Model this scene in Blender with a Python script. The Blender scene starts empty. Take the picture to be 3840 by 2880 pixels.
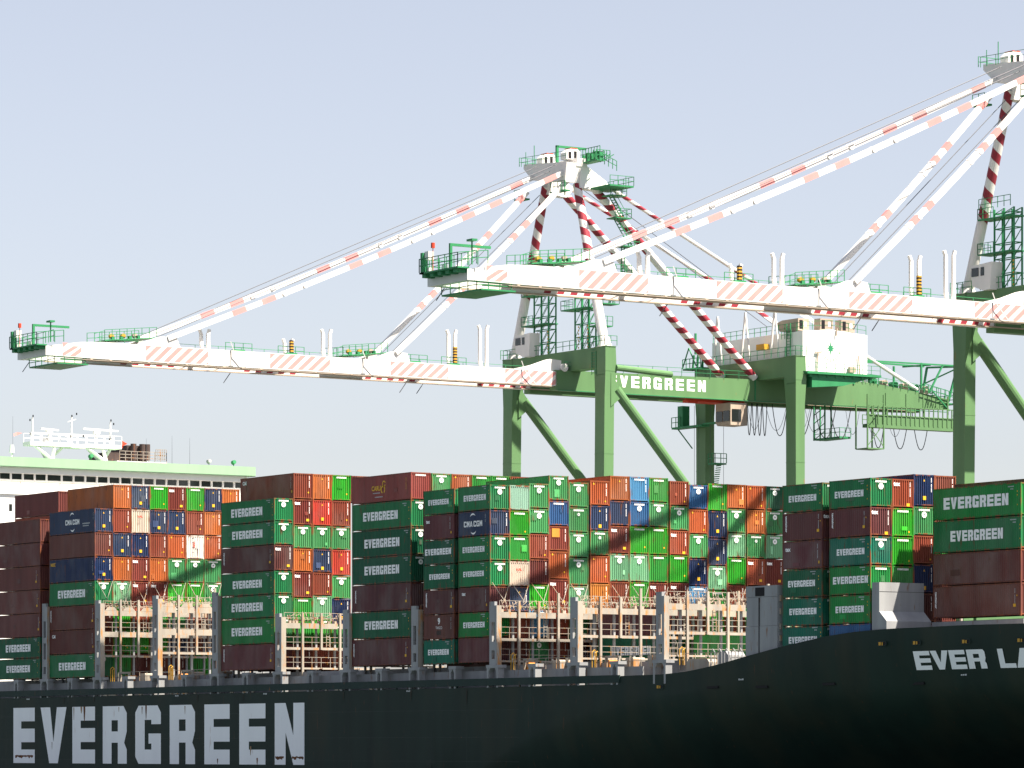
import bpy, math, random
from mathutils import Vector, Matrix
random.seed(7)
R = math.radians
C = bpy.context.scene.collection

# ------------------------------------------------------------------ camera, sky, sun, exposure
scn = bpy.context.scene
cam_d = bpy.data.cameras.new("camera")
cam = bpy.data.objects.new("camera", cam_d)
C.objects.link(cam)
cam.location = (0, -228, 5)
cam.rotation_euler = (R(90), 0, R(57.07))
cam_d.sensor_width = 36
cam_d.lens = 15457 / 3840 * 36
cam_d.shift_y = (2805.5 - 1440) / 3840
cam_d.clip_start = 1
cam_d.clip_end = 20000
scn.camera = cam

SUN = Vector((1.0, 0.62, 1.95)).normalized()
w = bpy.data.worlds.new("World")
scn.world = w
w.use_nodes = True
nt = w.node_tree
bg = nt.nodes['Background']
sky = nt.nodes.new('ShaderNodeTexSky')
sky.sky_type = 'NISHITA'
sky.sun_disc = False
sky.sun_elevation = math.asin(SUN.z)
sky.sun_rotation = math.atan2(SUN.x, SUN.y)
sky.air_density = 1.0
sky.dust_density = 1.0
sky.ozone_density = 1.0
hs = nt.nodes.new('ShaderNodeHueSaturation')
hs.inputs['Saturation'].default_value = 0.52
tint = nt.nodes.new('ShaderNodeMix'); tint.data_type = 'RGBA'; tint.blend_type = 'MULTIPLY'
tint.inputs[0].default_value = 1.0
tint.inputs[7].default_value = (1.0, 0.965, 1.005, 1)
nt.links.new(sky.outputs[0], hs.inputs['Color'])
nt.links.new(hs.outputs[0], tint.inputs[6])
nt.links.new(tint.outputs[2], bg.inputs[0])
bg.inputs[1].default_value = 0.05
sun_d = bpy.data.lights.new("sun", 'SUN')
sun_d.energy = 5.0
sun_d.angle = R(0.53)
sun_d.color = (1.0, 0.90, 0.76)
sun = bpy.data.objects.new("sun", sun_d)
C.objects.link(sun)
sun.rotation_euler = SUN.to_track_quat('Z', 'Y').to_euler()
scn.view_settings.view_transform = 'Standard'
scn.view_settings.look = 'None'
scn.view_settings.gamma = 1
scn.view_settings.exposure = 1.67

# ------------------------------------------------------------------ materials
def new_mat(name, rough=0.5, metal=0.0):
    m = bpy.data.materials.new(name)
    m.use_nodes = True
    b = m.node_tree.nodes['Principled BSDF']
    b.inputs['Roughness'].default_value = rough
    b.inputs['Metallic'].default_value = metal
    b.inputs['Specular IOR Level'].default_value = 0.2
    return m, m.node_tree, b

def ramp(t, fac, a, b_):
    r = t.nodes.new('ShaderNodeMapRange')
    r.inputs[1].default_value = a
    r.inputs[2].default_value = b_
    r.clamp = True
    t.links.new(fac, r.inputs[0])
    return r.outputs[0]

def noise(t, scale, vec=None, detail=4, stretch=None, coord='Object'):
    n = t.nodes.new('ShaderNodeTexNoise')
    n.inputs['Scale'].default_value = scale
    n.inputs['Detail'].default_value = detail
    if vec is None:
        tc = t.nodes.new('ShaderNodeTexCoord')
        vec = tc.outputs[coord]
    if stretch:
        mp = t.nodes.new('ShaderNodeMapping')
        mp.inputs['Scale'].default_value = stretch
        t.links.new(vec, mp.inputs[0])
        vec = mp.outputs[0]
    t.links.new(vec, n.inputs['Vector'])
    return n.outputs['Fac']

def mix(t, fac, a, b_, mode='MIX'):
    x = t.nodes.new('ShaderNodeMix')
    x.data_type = 'RGBA'
    x.blend_type = mode
    for i, v in ((0, fac), (6, a), (7, b_)):
        if hasattr(v, 'links'):
            t.links.new(v, x.inputs[i])
        elif i == 0:
            x.inputs[0].default_value = v
        else:
            x.inputs[i].default_value = (*v, 1)
    return x.outputs[2]

def mul(t, a, k):
    x = t.nodes.new('ShaderNodeMath')
    x.operation = 'MULTIPLY'
    t.links.new(a, x.inputs[0])
    if hasattr(k, 'links'):
        t.links.new(k, x.inputs[1])
    else:
        x.inputs[1].default_value = k
    return x.outputs[0]

def paint(name, col, rough=0.5, var=0.12, rust=0.0, stain=None, streak=(0.9, 0.9, 0.09), scale=1.0, rcol=(0.30, 0.10, 0.03)):
    """flat paint with slight weathering; col None takes the object colour"""
    m, t, b = new_mat(name, rough)
    if col is None:
        oi = t.nodes.new('ShaderNodeObjectInfo')
        base = oi.outputs['Color']
        geo = t.nodes.new('ShaderNodeNewGeometry')
        vec = geo.outputs['Position']
    else:
        rgb = t.nodes.new('ShaderNodeRGB')
        rgb.outputs[0].default_value = (*col, 1)
        base = rgb.outputs[0]
        geo = t.nodes.new('ShaderNodeNewGeometry')
        vec = geo.outputs['Position']
    n1 = noise(t, 0.9 * scale, vec, 5, streak)
    f = ramp(t, n1, 0.35, 0.75)
    dark = mix(t, 1.0, base, (1 - 2.2 * var, 1 - 2.2 * var, 1 - 2.0 * var), 'MULTIPLY')
    c = mix(t, f, base, dark)
    if stain == 'fade':
        oi2 = t.nodes.new('ShaderNodeObjectInfo')
        n4 = noise(t, 0.35, vec, 3, (1, 1, .6))
        pale = mix(t, 0.22, c, (0.35, 0.36, 0.33))
        c = mix(t, mul(t, ramp(t, n4, 0.42, 0.72), oi2.outputs['Random']), c, pale)
    elif stain:
        n3 = noise(t, 0.23 * scale, vec, 6, (1, 1, 0.35))
        c = mix(t, mul(t, ramp(t, n3, 0.48, 0.68), stain[1]), c, stain[0])
    if rust > 0:
        n2 = noise(t, 2.6 * scale, vec, 8, (1, 1, 0.22))
        f2 = ramp(t, n2, 0.70 - 0.22 * rust, 0.78 - 0.14 * rust)
        c = mix(t, mul(t, f2, min(1, 0.5 + rust)), c, rcol)
    t.links.new(c, b.inputs['Base Color'])
    return m

M = {}
M['cont'] = paint('container_paint', None, 0.5, 0.15, 0.42, rcol=(0.12, 0.05, 0.03), stain='fade')
M['contframe'] = paint('container_frame_paint', None, 0.55, 0.16, 1.15, rcol=(0.20, 0.062, 0.026))
M['mark'] = paint('white_marking', (0.90, 0.90, 0.90), 0.5, 0.03)
M['markgrey'] = paint('dull_marking', (0.52, 0.55, 0.56), 0.5, 0.1)
M['yellow'] = paint('yellow_sticker', (0.75, 0.42, 0.03), 0.5, 0.05)
M['red'] = paint('red_logo', (0.60, 0.06, 0.03), 0.5, 0.05)
M['emblem'] = paint('emblem_green', (0.03, 0.22, 0.10), 0.5, 0.05)
M['dark'] = paint('dark_rubber', (0.012, 0.012, 0.014), 0.7, 0.1)
M['hull'] = paint('hull_dark_green', (0.010, 0.026, 0.020), 0.6, 0.16, 0.18, stain=((0.028, 0.032, 0.020), 0.55), streak=(0.5, 0.5, 0.05), scale=0.8, rcol=(0.07, 0.035, 0.018))
M['strake'] = paint('sheer_strake_green', (0.009, 0.030, 0.026), 0.6, 0.1, 0.05, stain=((0.03, 0.04, 0.035), 0.4))
M['boot2'] = paint('hull_grime', (0.040, 0.040, 0.030), 0.7, 0.2)
M['boot'] = paint('hull_red', (0.25, 0.03, 0.02), 0.6, 0.1)
M['hulltext'] = paint('hull_lettering_white', (0.88, 0.90, 0.92), 0.55, 0.035, 0.12, streak=(0.8, 0.8, 0.06), scale=0.55, rcol=(0.36, 0.19, 0.09))
M['cream'] = paint('lashing_bridge_grey', (0.36, 0.325, 0.275), 0.55, 0.14, 0.75, rcol=(0.42, 0.20, 0.07))
M['gray'] = paint('ship_grey', (0.30, 0.31, 0.32), 0.55, 0.12, 0.34, rcol=(0.20, 0.10, 0.05))
M['deck'] = paint('deck_paint', (0.20, 0.17, 0.14), 0.7, 0.15, 0.5)
M['white'] = paint('deckhouse_white', (0.80, 0.80, 0.78), 0.45, 0.03)
M['palegreen'] = paint('deckhouse_pale_green', (0.27, 0.43, 0.28), 0.5, 0.04)
M['gwhite'] = paint('crane_white', (0.72, 0.70, 0.68), 0.45, 0.04)
M['gred'] = paint('crane_red', (0.27, 0.033, 0.05), 0.5, 0.06)
M['salmon'] = paint('sunlit_faded_red', (0.62, 0.27, 0.26), 0.5, 0.05)  # stripe red paled to paint in sun glare; also the pink flag
M['green'] = paint('crane_green', (0.108, 0.215, 0.095), 0.45, 0.07, 0.04, scale=0.7)
M['green2'] = paint('crane_rail_green', (0.035, 0.22, 0.09), 0.5, 0.08)
M['hazy'] = paint('hazard_and_sunlit_yellow', (0.52, 0.29, 0.04), 0.5, 0.05)  # also painted as sunlight showing through the fairleads
M['steel'] = paint('wire_grey', (0.09, 0.095, 0.115), 0.5, 0.05)
M['tan'] = paint('beige_machinery', (0.42, 0.34, 0.27), 0.6, 0.1, 0.1)
M['soot'] = paint('sooty_steel', (0.07, 0.05, 0.045), 0.7, 0.2, 0.3)
M['orange'] = paint('orange_paint', (0.62, 0.24, 0.04), 0.5, 0.1, 0.5)
m_, t_, b_ = new_mat('window_glass', 0.06)
b_.inputs['Base Color'].default_value = (0.015, 0.02, 0.02, 1)
b_.inputs['Specular IOR Level'].default_value = 0.5
M['glass'] = m_
m_, t_, b_ = new_mat('sea_water', 0.08)
b_.inputs['Base Color'].default_value = (0.035, 0.060, 0.055, 1)
b_.inputs['Specular IOR Level'].default_value = 0.5
bp = t_.nodes.new('ShaderNodeBump')
bp.inputs['Strength'].default_value = 0.6
bp.inputs['Distance'].default_value = 0.5
tc_ = t_.nodes.new('ShaderNodeTexCoord')
t_.links.new(noise(t_, 0.35, tc_.outputs['Object'], 6), bp.inputs['Height'])
t_.links.new(bp.outputs[0], b_.inputs['Normal'])
M['water'] = m_
M['concrete'] = paint('quay_concrete', (0.075, 0.075, 0.072), 0.8, 0.1, scale=0.3)

# ------------------------------------------------------------------ mesh helpers
class MB:
    def __init__(s):
        s.v = []; s.f = []; s.m = []
    def add(s, vs, fs, m=0):
        o = len(s.v)
        s.v += [tuple(v) for v in vs]
        for f in fs:
            s.f.append([o + i for i in f]); s.m.append(m)
    def box(s, x0, x1, y0, y1, z0, z1, m=0):
        s.add([(x0,y0,z0),(x1,y0,z0),(x1,y1,z0),(x0,y1,z0),(x0,y0,z1),(x1,y0,z1),(x1,y1,z1),(x0,y1,z1)],
              [(0,3,2,1),(4,5,6,7),(0,1,5,4),(1,2,6,5),(2,3,7,6),(3,0,4,7)], m)
    def bar(s, p, q, w, h=None, m=0):
        h = h or w
        p = Vector(p); q = Vector(q); d = (q - p).normalized()
        up = Vector((0,0,1)) if abs(d.z) < 0.95 else Vector((1,0,0))
        a = d.cross(up).normalized() * (w/2); b = a.cross(d).normalized() * (h/2)
        s.add([p-a-b,p+a-b,p+a+b,p-a+b,q-a-b,q+a-b,q+a+b,q-a+b],
              [(0,1,2,3),(7,6,5,4),(0,4,5,1),(1,5,6,2),(2,6,7,3),(3,7,4,0)], m)
    def tube(s, p, q, r, n=8, r2=None, m=0):
        p = Vector(p); q = Vector(q); d = (q-p).normalized(); r2 = r if r2 is None else r2
        up = Vector((0,0,1)) if abs(d.z) < 0.95 else Vector((1,0,0))
        a = d.cross(up).normalized(); b = a.cross(d)
        vs = []
        for c, rr in ((p, r), (q, r2)):
            for i in range(n):
                t = 2*math.pi*i/n
                vs.append(c + (a*math.cos(t) + b*math.sin(t))*rr)
        fs = [(i, (i+1)%n, n+(i+1)%n, n+i) for i in range(n)]
        fs += [tuple(range(n))[::-1], tuple(range(n, 2*n))]
        s.add(vs, fs, m)
    def path(s, pts, r, n=5, m=0):
        for a, b in zip(pts, pts[1:]):
            s.tube(a, b, r, n, m=m)
    def spiral(s, p, q, r, pitch, m0, m1, n=16, t0=0.0, t1=1.0, r2=None, gap=(2, 2)):
        """tube with helical stripes between fractions t0 and t1, plain m0 elsewhere"""
        p = Vector(p); q = Vector(q); L = (q-p).length; d = (q-p)/L
        r2 = r if r2 is None else r2
        up = Vector((0,0,1)) if abs(d.z) < 0.95 else Vector((1,0,0))
        a = d.cross(up).normalized(); b = a.cross(d)
        def pt(ax, j):
            ax = max(0, min(L, ax)); th = 2*math.pi*j/n; rr = r + (r2-r)*ax/L
            return p + d*ax + (a*math.cos(th)+b*math.sin(th))*rr
        i0 = -2; i1 = int(L/(pitch/2)) + 1
        for i in range(i0, i1+1):
            for j in range(n):
                A = i*pitch/2 + pitch*j/n; B = i*pitch/2 + pitch*(j+1)/n
                if A + pitch/2 <= 0 and B + pitch/2 <= 0: continue
                if A >= L and B >= L: continue
                mid = (A+B)/2/L + pitch/4/L
                mm = m0 if (i % 2 == 0 or mid < t0 or mid > t1 or gap[0] < mid < gap[1]) else m1
                s.add([pt(A,j), pt(B,j+1), pt(B+pitch/2,j+1), pt(A+pitch/2,j)], [(0,1,2,3)], mm)
    def poly(s, pts, m=0):
        s.add(pts, [tuple(range(len(pts)))], m)
    def prism(s, pts, off, m=0):
        n = len(pts); off = Vector(off)
        vs = [Vector(p) for p in pts]; vs += [v+off for v in vs]
        fs = [tuple(range(n))[::-1], tuple(range(n,2*n))] + [(i,(i+1)%n,n+(i+1)%n,n+i) for i in range(n)]
        s.add(vs, fs, m)
    def rail(s, pts, h=1.1, sp=1.6, t=0.06, m=0, mids=1):
        for a, b in zip(pts, pts[1:]):
            a = Vector(a); b = Vector(b); L = (b-a).length; n = max(1, round(L/sp))
            for k in range(1, mids+2):
                o = Vector((0,0,h*k/(mids+1)))
                s.bar(a+o, b+o, t, t, m)
            for i in range(n+1):
                c = a.lerp(b, i/n)
                s.bar(c, c+Vector((0,0,h)), t, t, m)
    def mesh(s, name, mats, org=(0,0,0)):
        me = bpy.data.meshes.new(name)
        o = Vector(org)
        me.from_pydata([tuple(Vector(v)-o) for v in s.v], [], s.f)
        for x in mats: me.materials.append(x)
        me.polygons.foreach_set('material_index', s.m)
        me.update()
        return me
    def build(s, name, mats, parent=None, org=None):
        if not isinstance(mats, (list, tuple)): mats = [mats]
        if org is None:
            org = parent['org'] if parent and 'org' in parent else (0,0,0)
        ob = bpy.data.objects.new(name, s.mesh(name, mats, org))
        C.objects.link(ob)
        if parent:
            ob.parent = parent
            ob['org'] = list(org)
        else:
            ob.location = org
        return ob

def tag(o, label=None, cat=None, group=None, kind=None):
    if label: o['label'] = label
    if cat: o['category'] = cat
    if group: o['group'] = group
    if kind: o['kind'] = kind
    return o

def empty(name, loc, label, cat, group=None):
    o = bpy.data.objects.new(name, None)
    o.empty_display_size = 0.5
    C.objects.link(o)
    o.location = loc
    o['org'] = list(loc)
    return tag(o, label, cat, group)

def add(name, me, parent, loc=(0,0,0), rot=None, col=None):
    o = bpy.data.objects.new(name, me)
    C.objects.link(o)
    o.parent = parent
    o.location = loc
    if rot: o.rotation_euler = rot
    if col: o.color = (*col, 1)
    return o

# ------------------------------------------------------------------ block glyphs (unit height), polygons in (u, v)
def glyph(ch, w, s, t):
    def r(a, b, c, d): return [(a,b),(c,b),(c,d),(a,d)]
    k = 0.12
    if ch == 'E': return [r(0,0,s,1), r(s,0,w,t), r(s,.5-t/2,w,.5+t/2), r(s,1-t,w,1)]
    if ch == 'L': return [r(0,0,s,1), r(s,0,w,t)]
    if ch == 'V':
        c = w/2; return [[(0,1),(c-s*.45,0),(c+s*.45,0),(c,.38),(s,1)], [(w-s,1),(c,.38),(c+s*.45,0),(w,1)]]
    if ch == 'A':
        c = w/2; return [[(0,0),(s*.95,0),(c,.72),(c+s*.5,1),(c-s*.5,1)], [(w-s*.95,0),(w,0),(c+s*.5,1),(c,.72)],
                         [(s*1.25,.18),(w-s*1.25,.18),(w-s*1.35,.34),(s*1.35,.34)]]
    if ch == 'N': return [r(0,0,s,1), r(w-s,0,w,1), [(s,1),(s,.52),(w-s,0),(w-s,.48)]]
    if ch == 'M': return [r(0,0,s,1), r(w-s,0,w,1), [(s,1),(s,.55),(w/2,.12),(w/2,.55)], [(w-s,1),(w/2,.55),(w/2,.12),(w-s,.55)]]
    if ch == 'R': return [r(0,0,s,1), [(s,1-t),(w-s,1-t),(w,1-k),(w-k,1),(s,1)], [(w-s,.56),(w,.56),(w,1-k),(w-s,1-t)],
                          [(s,.56-t*.8),(w-k*.8,.56-t*.8),(w,.56),(s,.56)], [(w-s,0),(w,0),(w,.56-t*.8-k),(w-k*.8,.56-t*.8),(w-s,.56-t*.8)]]
    if ch == 'G': return [[(0,k),(s,t),(s,1-t),(0,1-k)], [(0,1-k),(s,1-t),(w-s,1-t),(w,1-k),(w-k,1),(k,1)],
                          [(0,k),(k,0),(w,0),(w-s,t),(s,t)], [(w-s,t),(w,0),(w,.52),(w-s,.52)], [(w*.52,.52-t*.7),(w-s,.52-t*.7),(w-s,.52),(w*.52,.52)],
                          [(w-s,1-t),(w-s,.68),(w,.68),(w,1-k)]]
    if ch == 'C': return [[(0,k),(s,t),(s,1-t),(0,1-k)], [(0,1-k),(s,1-t),(w-s,1-t),(w,1-k),(w-k,1),(k,1)],
                          [(0,k),(k,0),(w-k,0),(w,k),(w-s,t),(s,t)], [(w-s,t),(w,k),(w,.34),(w-s,.34)], [(w-s,1-t),(w-s,.66),(w,.66),(w,1-k)]]
    return []

def text_polys(word, H, W, gap=0.22, s=0.36, t=0.235):
    """word fitted in a W x H box, centred on 0; s, gap are fractions of the letter width"""
    n = len(word.replace(' ', '')); sp = word.count(' ')
    lw = W / (n + gap*(n-1) + sp*0.4)
    out = []; u = -W/2
    for ch in word:
        if ch == ' ': u += lw*0.4; continue
        for pg in glyph(ch, lw/H, s*lw/H, t):
            out.append([(u + a*H, b*H - H/2) for a, b in pg])
        u += lw*(1+gap)
    return out

def flat_side(polys):   # on a face looking to -Y: u -> +X
    return [[(a, 0, b) for a, b in p] for p in polys]
def flat_end(polys):    # on a face looking to +X: u -> +Y
    return [[(0, a, b) for a, b in p] for p in polys]

_fc = {}
def font_polys(text, size, bold=0.0, align='CENTER'):
    key = (text, size, bold, align)
    if key in _fc: return _fc[key]
    cu = bpy.data.curves.new('t', 'FONT')
    cu.body = text; cu.size = size; cu.offset = bold; cu.align_x = align; cu.align_y = 'CENTER'
    cu.resolution_u = 3
    ob = bpy.data.objects.new('t', cu)
    me = bpy.data.meshes.new_from_object(ob)
    ps = [[(me.vertices[i].co.x, me.vertices[i].co.y) for i in p.vertices] for p in me.polygons]
    bpy.data.objects.remove(ob); bpy.data.meshes.remove(me); bpy.data.curves.remove(cu)
    _fc[key] = ps
    return ps

def disc(r, n=16, u=0, v=0):
    return [(u + r*math.cos(2*math.pi*i/n), v + r*math.sin(2*math.pi*i/n)) for i in range(n)]
def ring(r0, r1, a0, a1, n=10, u=0, v=0, taper=False):
    out = []
    for i in range(n):
        t0 = a0 + (a1-a0)*i/n; t1 = a0 + (a1-a0)*(i+1)/n
        def w_(k):
            if not taper: return 1
            return math.sin(math.pi*(k+0.15)/(n+0.3))
        q0 = r0 + (r1-r0)*w_(i); q1 = r0 + (r1-r0)*w_(i+1)
        out.append([(u+r0*math.cos(t0), v+r0*math.sin(t0)), (u+q0*math.cos(t0), v+q0*math.sin(t0)),
                    (u+q1*math.cos(t1), v+q1*math.sin(t1)), (u+r0*math.cos(t1), v+r0*math.sin(t1))])
    return out
def star(r0, r1, n, u=0, v=0):
    return [(u + (r1 if i % 2 == 0 else r0)*math.sin(math.pi*i/n), v + (r1 if i % 2 == 0 else r0)*math.cos(math.pi*i/n)) for i in range(2*n)]
def rects(lst):
    return [[(a,b),(c,b),(c,d),(a,d)] for a,b,c,d in lst]

# ------------------------------------------------------------------ setting: water, quay
b = MB(); b.poly([(-6000,-6000,0),(6000,-6000,0),(6000,6000,0),(-6000,6000,0)])
tag(b.build('water', M['water']), kind='structure')
b = MB(); b.box(-3000, 2500, 47.5, 1500, -6, 4)
tag(b.build('quay', M['concrete']), kind='structure')

# ------------------------------------------------------------------ containers
W_ = 2.438
HP, SP = 2.92, 2.615      # tier pitch of high-cube and standard boxes
L40, L20 = 12.19, 6.06

def corr(b, p0, p1, z0, z1, n, d, nrm):
    p0 = Vector(p0); p1 = Vector(p1); nrm = Vector(nrm)
    pts = []
    for i in range(n):
        for f, q in ((0,0),(.32,0),(.5,-d),(.82,-d)):
            pts.append(p0.lerp(p1, (i+f)/n) + nrm*q)
    pts.append(p1)
    for a, c in zip(pts, pts[1:]):
        b.poly([(a.x,a.y,z0),(c.x,c.y,z0),(c.x,c.y,z1),(a.x,a.y,z1)])

def make_meshes(L, H):
    h = H - 0.03; x = L/2; y = W_/2; i = 0.012
    b = MB()
    ns = 42 if L > 8 else 21
    corr(b, (-x+.08,-y+i,0), (x-.08,-y+i,0), .15, h-.10, ns, .036, (0,-1,0))
    corr(b, (x-.08,y-i,0), (-x+.08,y-i,0), .15, h-.10, ns, .036, (0,1,0))
    corr(b, (x-i,-y+.1,0), (x-i,y-.1,0), .20, h-.12, 9, .085, (1,0,0))
    corr(b, (-x+i,y-.1,0), (-x+i,-y+.1,0), .20, h-.12, 9, .06, (-1,0,0))
    b.poly([(-x+.05,-y+.05,h-.03),(x-.05,-y+.05,h-.03),(x-.05,y-.05,h-.03),(-x+.05,y-.05,h-.03)])
    b.poly([(-x+.05,y-.05,.16),(x-.05,y-.05,.16),(x-.05,-y+.05,.16),(-x+.05,-y+.05,.16)])
    body = b.mesh('container_body', [M['cont']])
    b = MB()
    for sx in (-1, 1):
        for sy in (-1, 1):
            X = sx*(x-.055); Y = sy*(y-.05)
            b.box(X-.055, X+.055, Y-.05, Y+.05, .12, h-.12)
            for zz in (0, h-.12):
                b.box(X-.06-.03*(sx>0), X+.06+.03*(sx<0), Y-.055-.03*(sy>0), Y+.055+.03*(sy<0), zz, zz+.12)
        X = sx*(x-.055)
        b.box(X-.045, X+.045, -y+.1, y-.1, .09, .20)
        b.box(X-.045, X+.045, -y+.1, y-.1, h-.125, h-.01)
    for sy in (-1, 1):
        Y = sy*(y-.045)
        b.box(-x+.11, x-.11, Y-.035, Y+.035, .05, .16)
        b.box(-x+.11, x-.11, Y-.035, Y+.035, h-.11, h-.01)
    frame = b.mesh('container_frame', [M['contframe']])
    return body, frame
MESH = {(L, H): make_meshes(L, H) for L in (L40, L20) for H in (HP, SP)}

def dmesh(name, groups, end=True):
    b = MB(); mats = []
    for polys, mat in groups:
        mats.append(mat)
        for p in (flat_end(polys) if end else flat_side(polys)):
            b.poly(p, len(mats)-1)
    return b.mesh(name, mats)

def vmarks(u, v0, n, wd=.075, ht=.075, gp=.035):
    return rects([(u, v0-(k+1)*(ht+gp), u+wd, v0-(k+1)*(ht+gp)+ht) for k in range(n) if k != 4])
def hmarks(u, v, n, wd=.09, ht=.10, gp=.05):
    return rects([(u+k*(wd+gp), v, u+k*(wd+gp)+wd, v+ht) for k in range(n)])
def sh(ps, du, dv): return [[(a+du, b+dv) for a, b in p] for p in ps]
def rotv(ps): return [[(b, -a) for a, b in p] for p in ps]

# end decals, v measured down from the roof
D_LINE = dmesh('end_lettering', [(sh(text_polys('EVERGREEN', .17, 1.25), 0, -.30), M['mark'])])
D_EMB = dmesh('emblem', [([disc(.28, 18, 0, -.72)], M['mark']), ([star(.06, .17, 8, 0, -.72)], M['emblem'])])
D_EMBS = dmesh('emblem', [([disc(.17, 12, 0, -.72)], M['markgrey']), ([star(.04, .1, 8, 0, -.72)], M['emblem'])])
D_VERT = dmesh('number_marks', [(vmarks(.78, -.25, 12), M['mark'])])
D_TEX = dmesh('end_logo', [(sh(font_polys('tex', .52, .022), -.72, -.46), M['mark'])])
D_YB = dmesh('sticker', [(rects([(.42, -2.45, .78, -2.18)]), M['yellow'])])
D_YC = dmesh('sticker', [(rects([(-.14, -2.3, .2, -1.95)]), M['yellow'])])
D_YS = dmesh('sticker', [(rects([(.62, -2.22, .76, -2.06)]), M['yellow'])])
D_YT = dmesh('sticker', [([[(-.1,-.62),(.08,-.62),(-.01,-.42)]], M['yellow'])])
D_YL = dmesh('sticker', [([[(-.88,-.42),(-.66,-.42),(-.77,-.2)]], M['yellow'])])
D_HAL = dmesh('end_logo', [(sh(font_polys('HAL', .34, .01), -.05, -.85), M['red'])])
D_REEF = dmesh('machinery_panel', [(rects([(-.72,-1.0,-.66,-.3),(-.5,-.42,-.2,-.34),(-.4,-.9,-.12,-.82),(-.42,-1.5,-.1,-1.44),(-.42,-2.1,-.12,-2.04)]), M['steel']), (sh(rotv(font_polys('HMM', .34, .012)), -.2, -1.15), M['red']),
                               (rects([(.05,-2.5,.09,-.3),(.1,-.34,.9,-.3),(.1,-1.6,.9,-1.55)]), M['markgrey'])])
D_PATCH = dmesh('repair_patch', [(rects([(-.85,-1.15,.1,-.25)]), M['orange'])])

# side decals, u from centre, v from mid-height
def s_ever(Wt, Ht, L):
    e = L/2
    return dmesh('side_lettering', [(text_polys('EVERGREEN', Ht, Wt, .16, .40, .24), M['mark']),
                 (hmarks(e-1.65, 1.02-.0, 6) + hmarks(e-1.3, .80, 3), M['markgrey']), (rects([(e-.42,.55,e-.33,.68),(e-.42,.25,e-.33,.36),(e-.42,-.6,e-.33,-.5)]), M['yellow'])], False)
S40 = s_ever(7.0, .92, L40); S40B = s_ever(9.0, 1.05, L40); S20 = s_ever(4.2, .60, L20); S20B = s_ever(5.15, .66, L20)
def s_vert(L, txt='textainer'):
    e = L/2
    return dmesh('side_lettering', [(sh(rotv(font_polys(txt, .40, .012)), -e+.55, .25), M['mark']), (vmarks(e-.75, 1.0, 12) , M['markgrey']),
                 (rects([(e-.5,.3,e-.38,.42),(e-.95,-.62,e-.6,-.36)]), M['yellow'])], False)
SX40 = s_vert(L40); SX20 = s_vert(L20)
def s_cma(L):
    e = L/2
    c = text_polys('CMA', .62, 1.75, .14, .30, .2) 
    c2 = text_polys('CGM', .62, 1.75, .14, .30, .2)
    a = ring(.98, 1.16, R(62), R(128), 10, 0, 0, True) + ring(.98, 1.16, R(242), R(308), 10, 0, 0, True)
    g = [(sh(c,-.98,0)+sh(c2,.98,0)+a, M['mark'])]
    if L > 8: g.append((hmarks(e-3.4, -.35, 9, .16, .14, .06)+hmarks(e-3.3, -.62, 8, .14, .12, .06), M['markgrey']))
    g.append((vmarks(e-.6, 1.0, 8), M['markgrey']))
    return dmesh('side_lettering', g, False)
SM40 = s_cma(L40); SM20 = s_cma(L20)
def s_small(L, txt, u, v, mat='mark'):
    e = L/2
    return dmesh('side_lettering', [(sh(font_polys(txt, .55, .02), u, v), M[mat]), (vmarks(e-.75, 1.0, 12), M['markgrey']), (rects([(e-.6,-.8,e-.42,-.55)]), M['yellow'])], False)
SI40 = s_small(L40, 'CAI', -5.1, .75)
SI20 = s_small(L20, 'tex', -2.1, .6)
SB40 = s_small(L40, 'NOC', -5.0, .75, 'yellow')
SCAR = dmesh('side_lettering', [(sh(font_polys('CARU', .75, .02), -.9, .05) + ring(.22,.36,R(20),R(340),14,.75,.52) + ring(.30,.46,R(-60),R(250),14,.55,-.12), M['yellow']), (hmarks(-1.6,-.5,9,.12,.1,.05)+hmarks(-1.2,-.95,10,.12,.1,.05), M['markgrey']), (vmarks(L40/2-.7,1.0,12), M['yellow'])], False)
STAL = dmesh('side_lettering', [(sh(font_polys('9', .95, .03), .0, .55) + sh(font_polys('TASCO', .42, .0), 0, -.15), M['mark']), (vmarks(L20/2-.6,1.0,12), M['markgrey']), (rects([(-.5,-.9,.4,-.45)]), M['soot'])], False)

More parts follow.
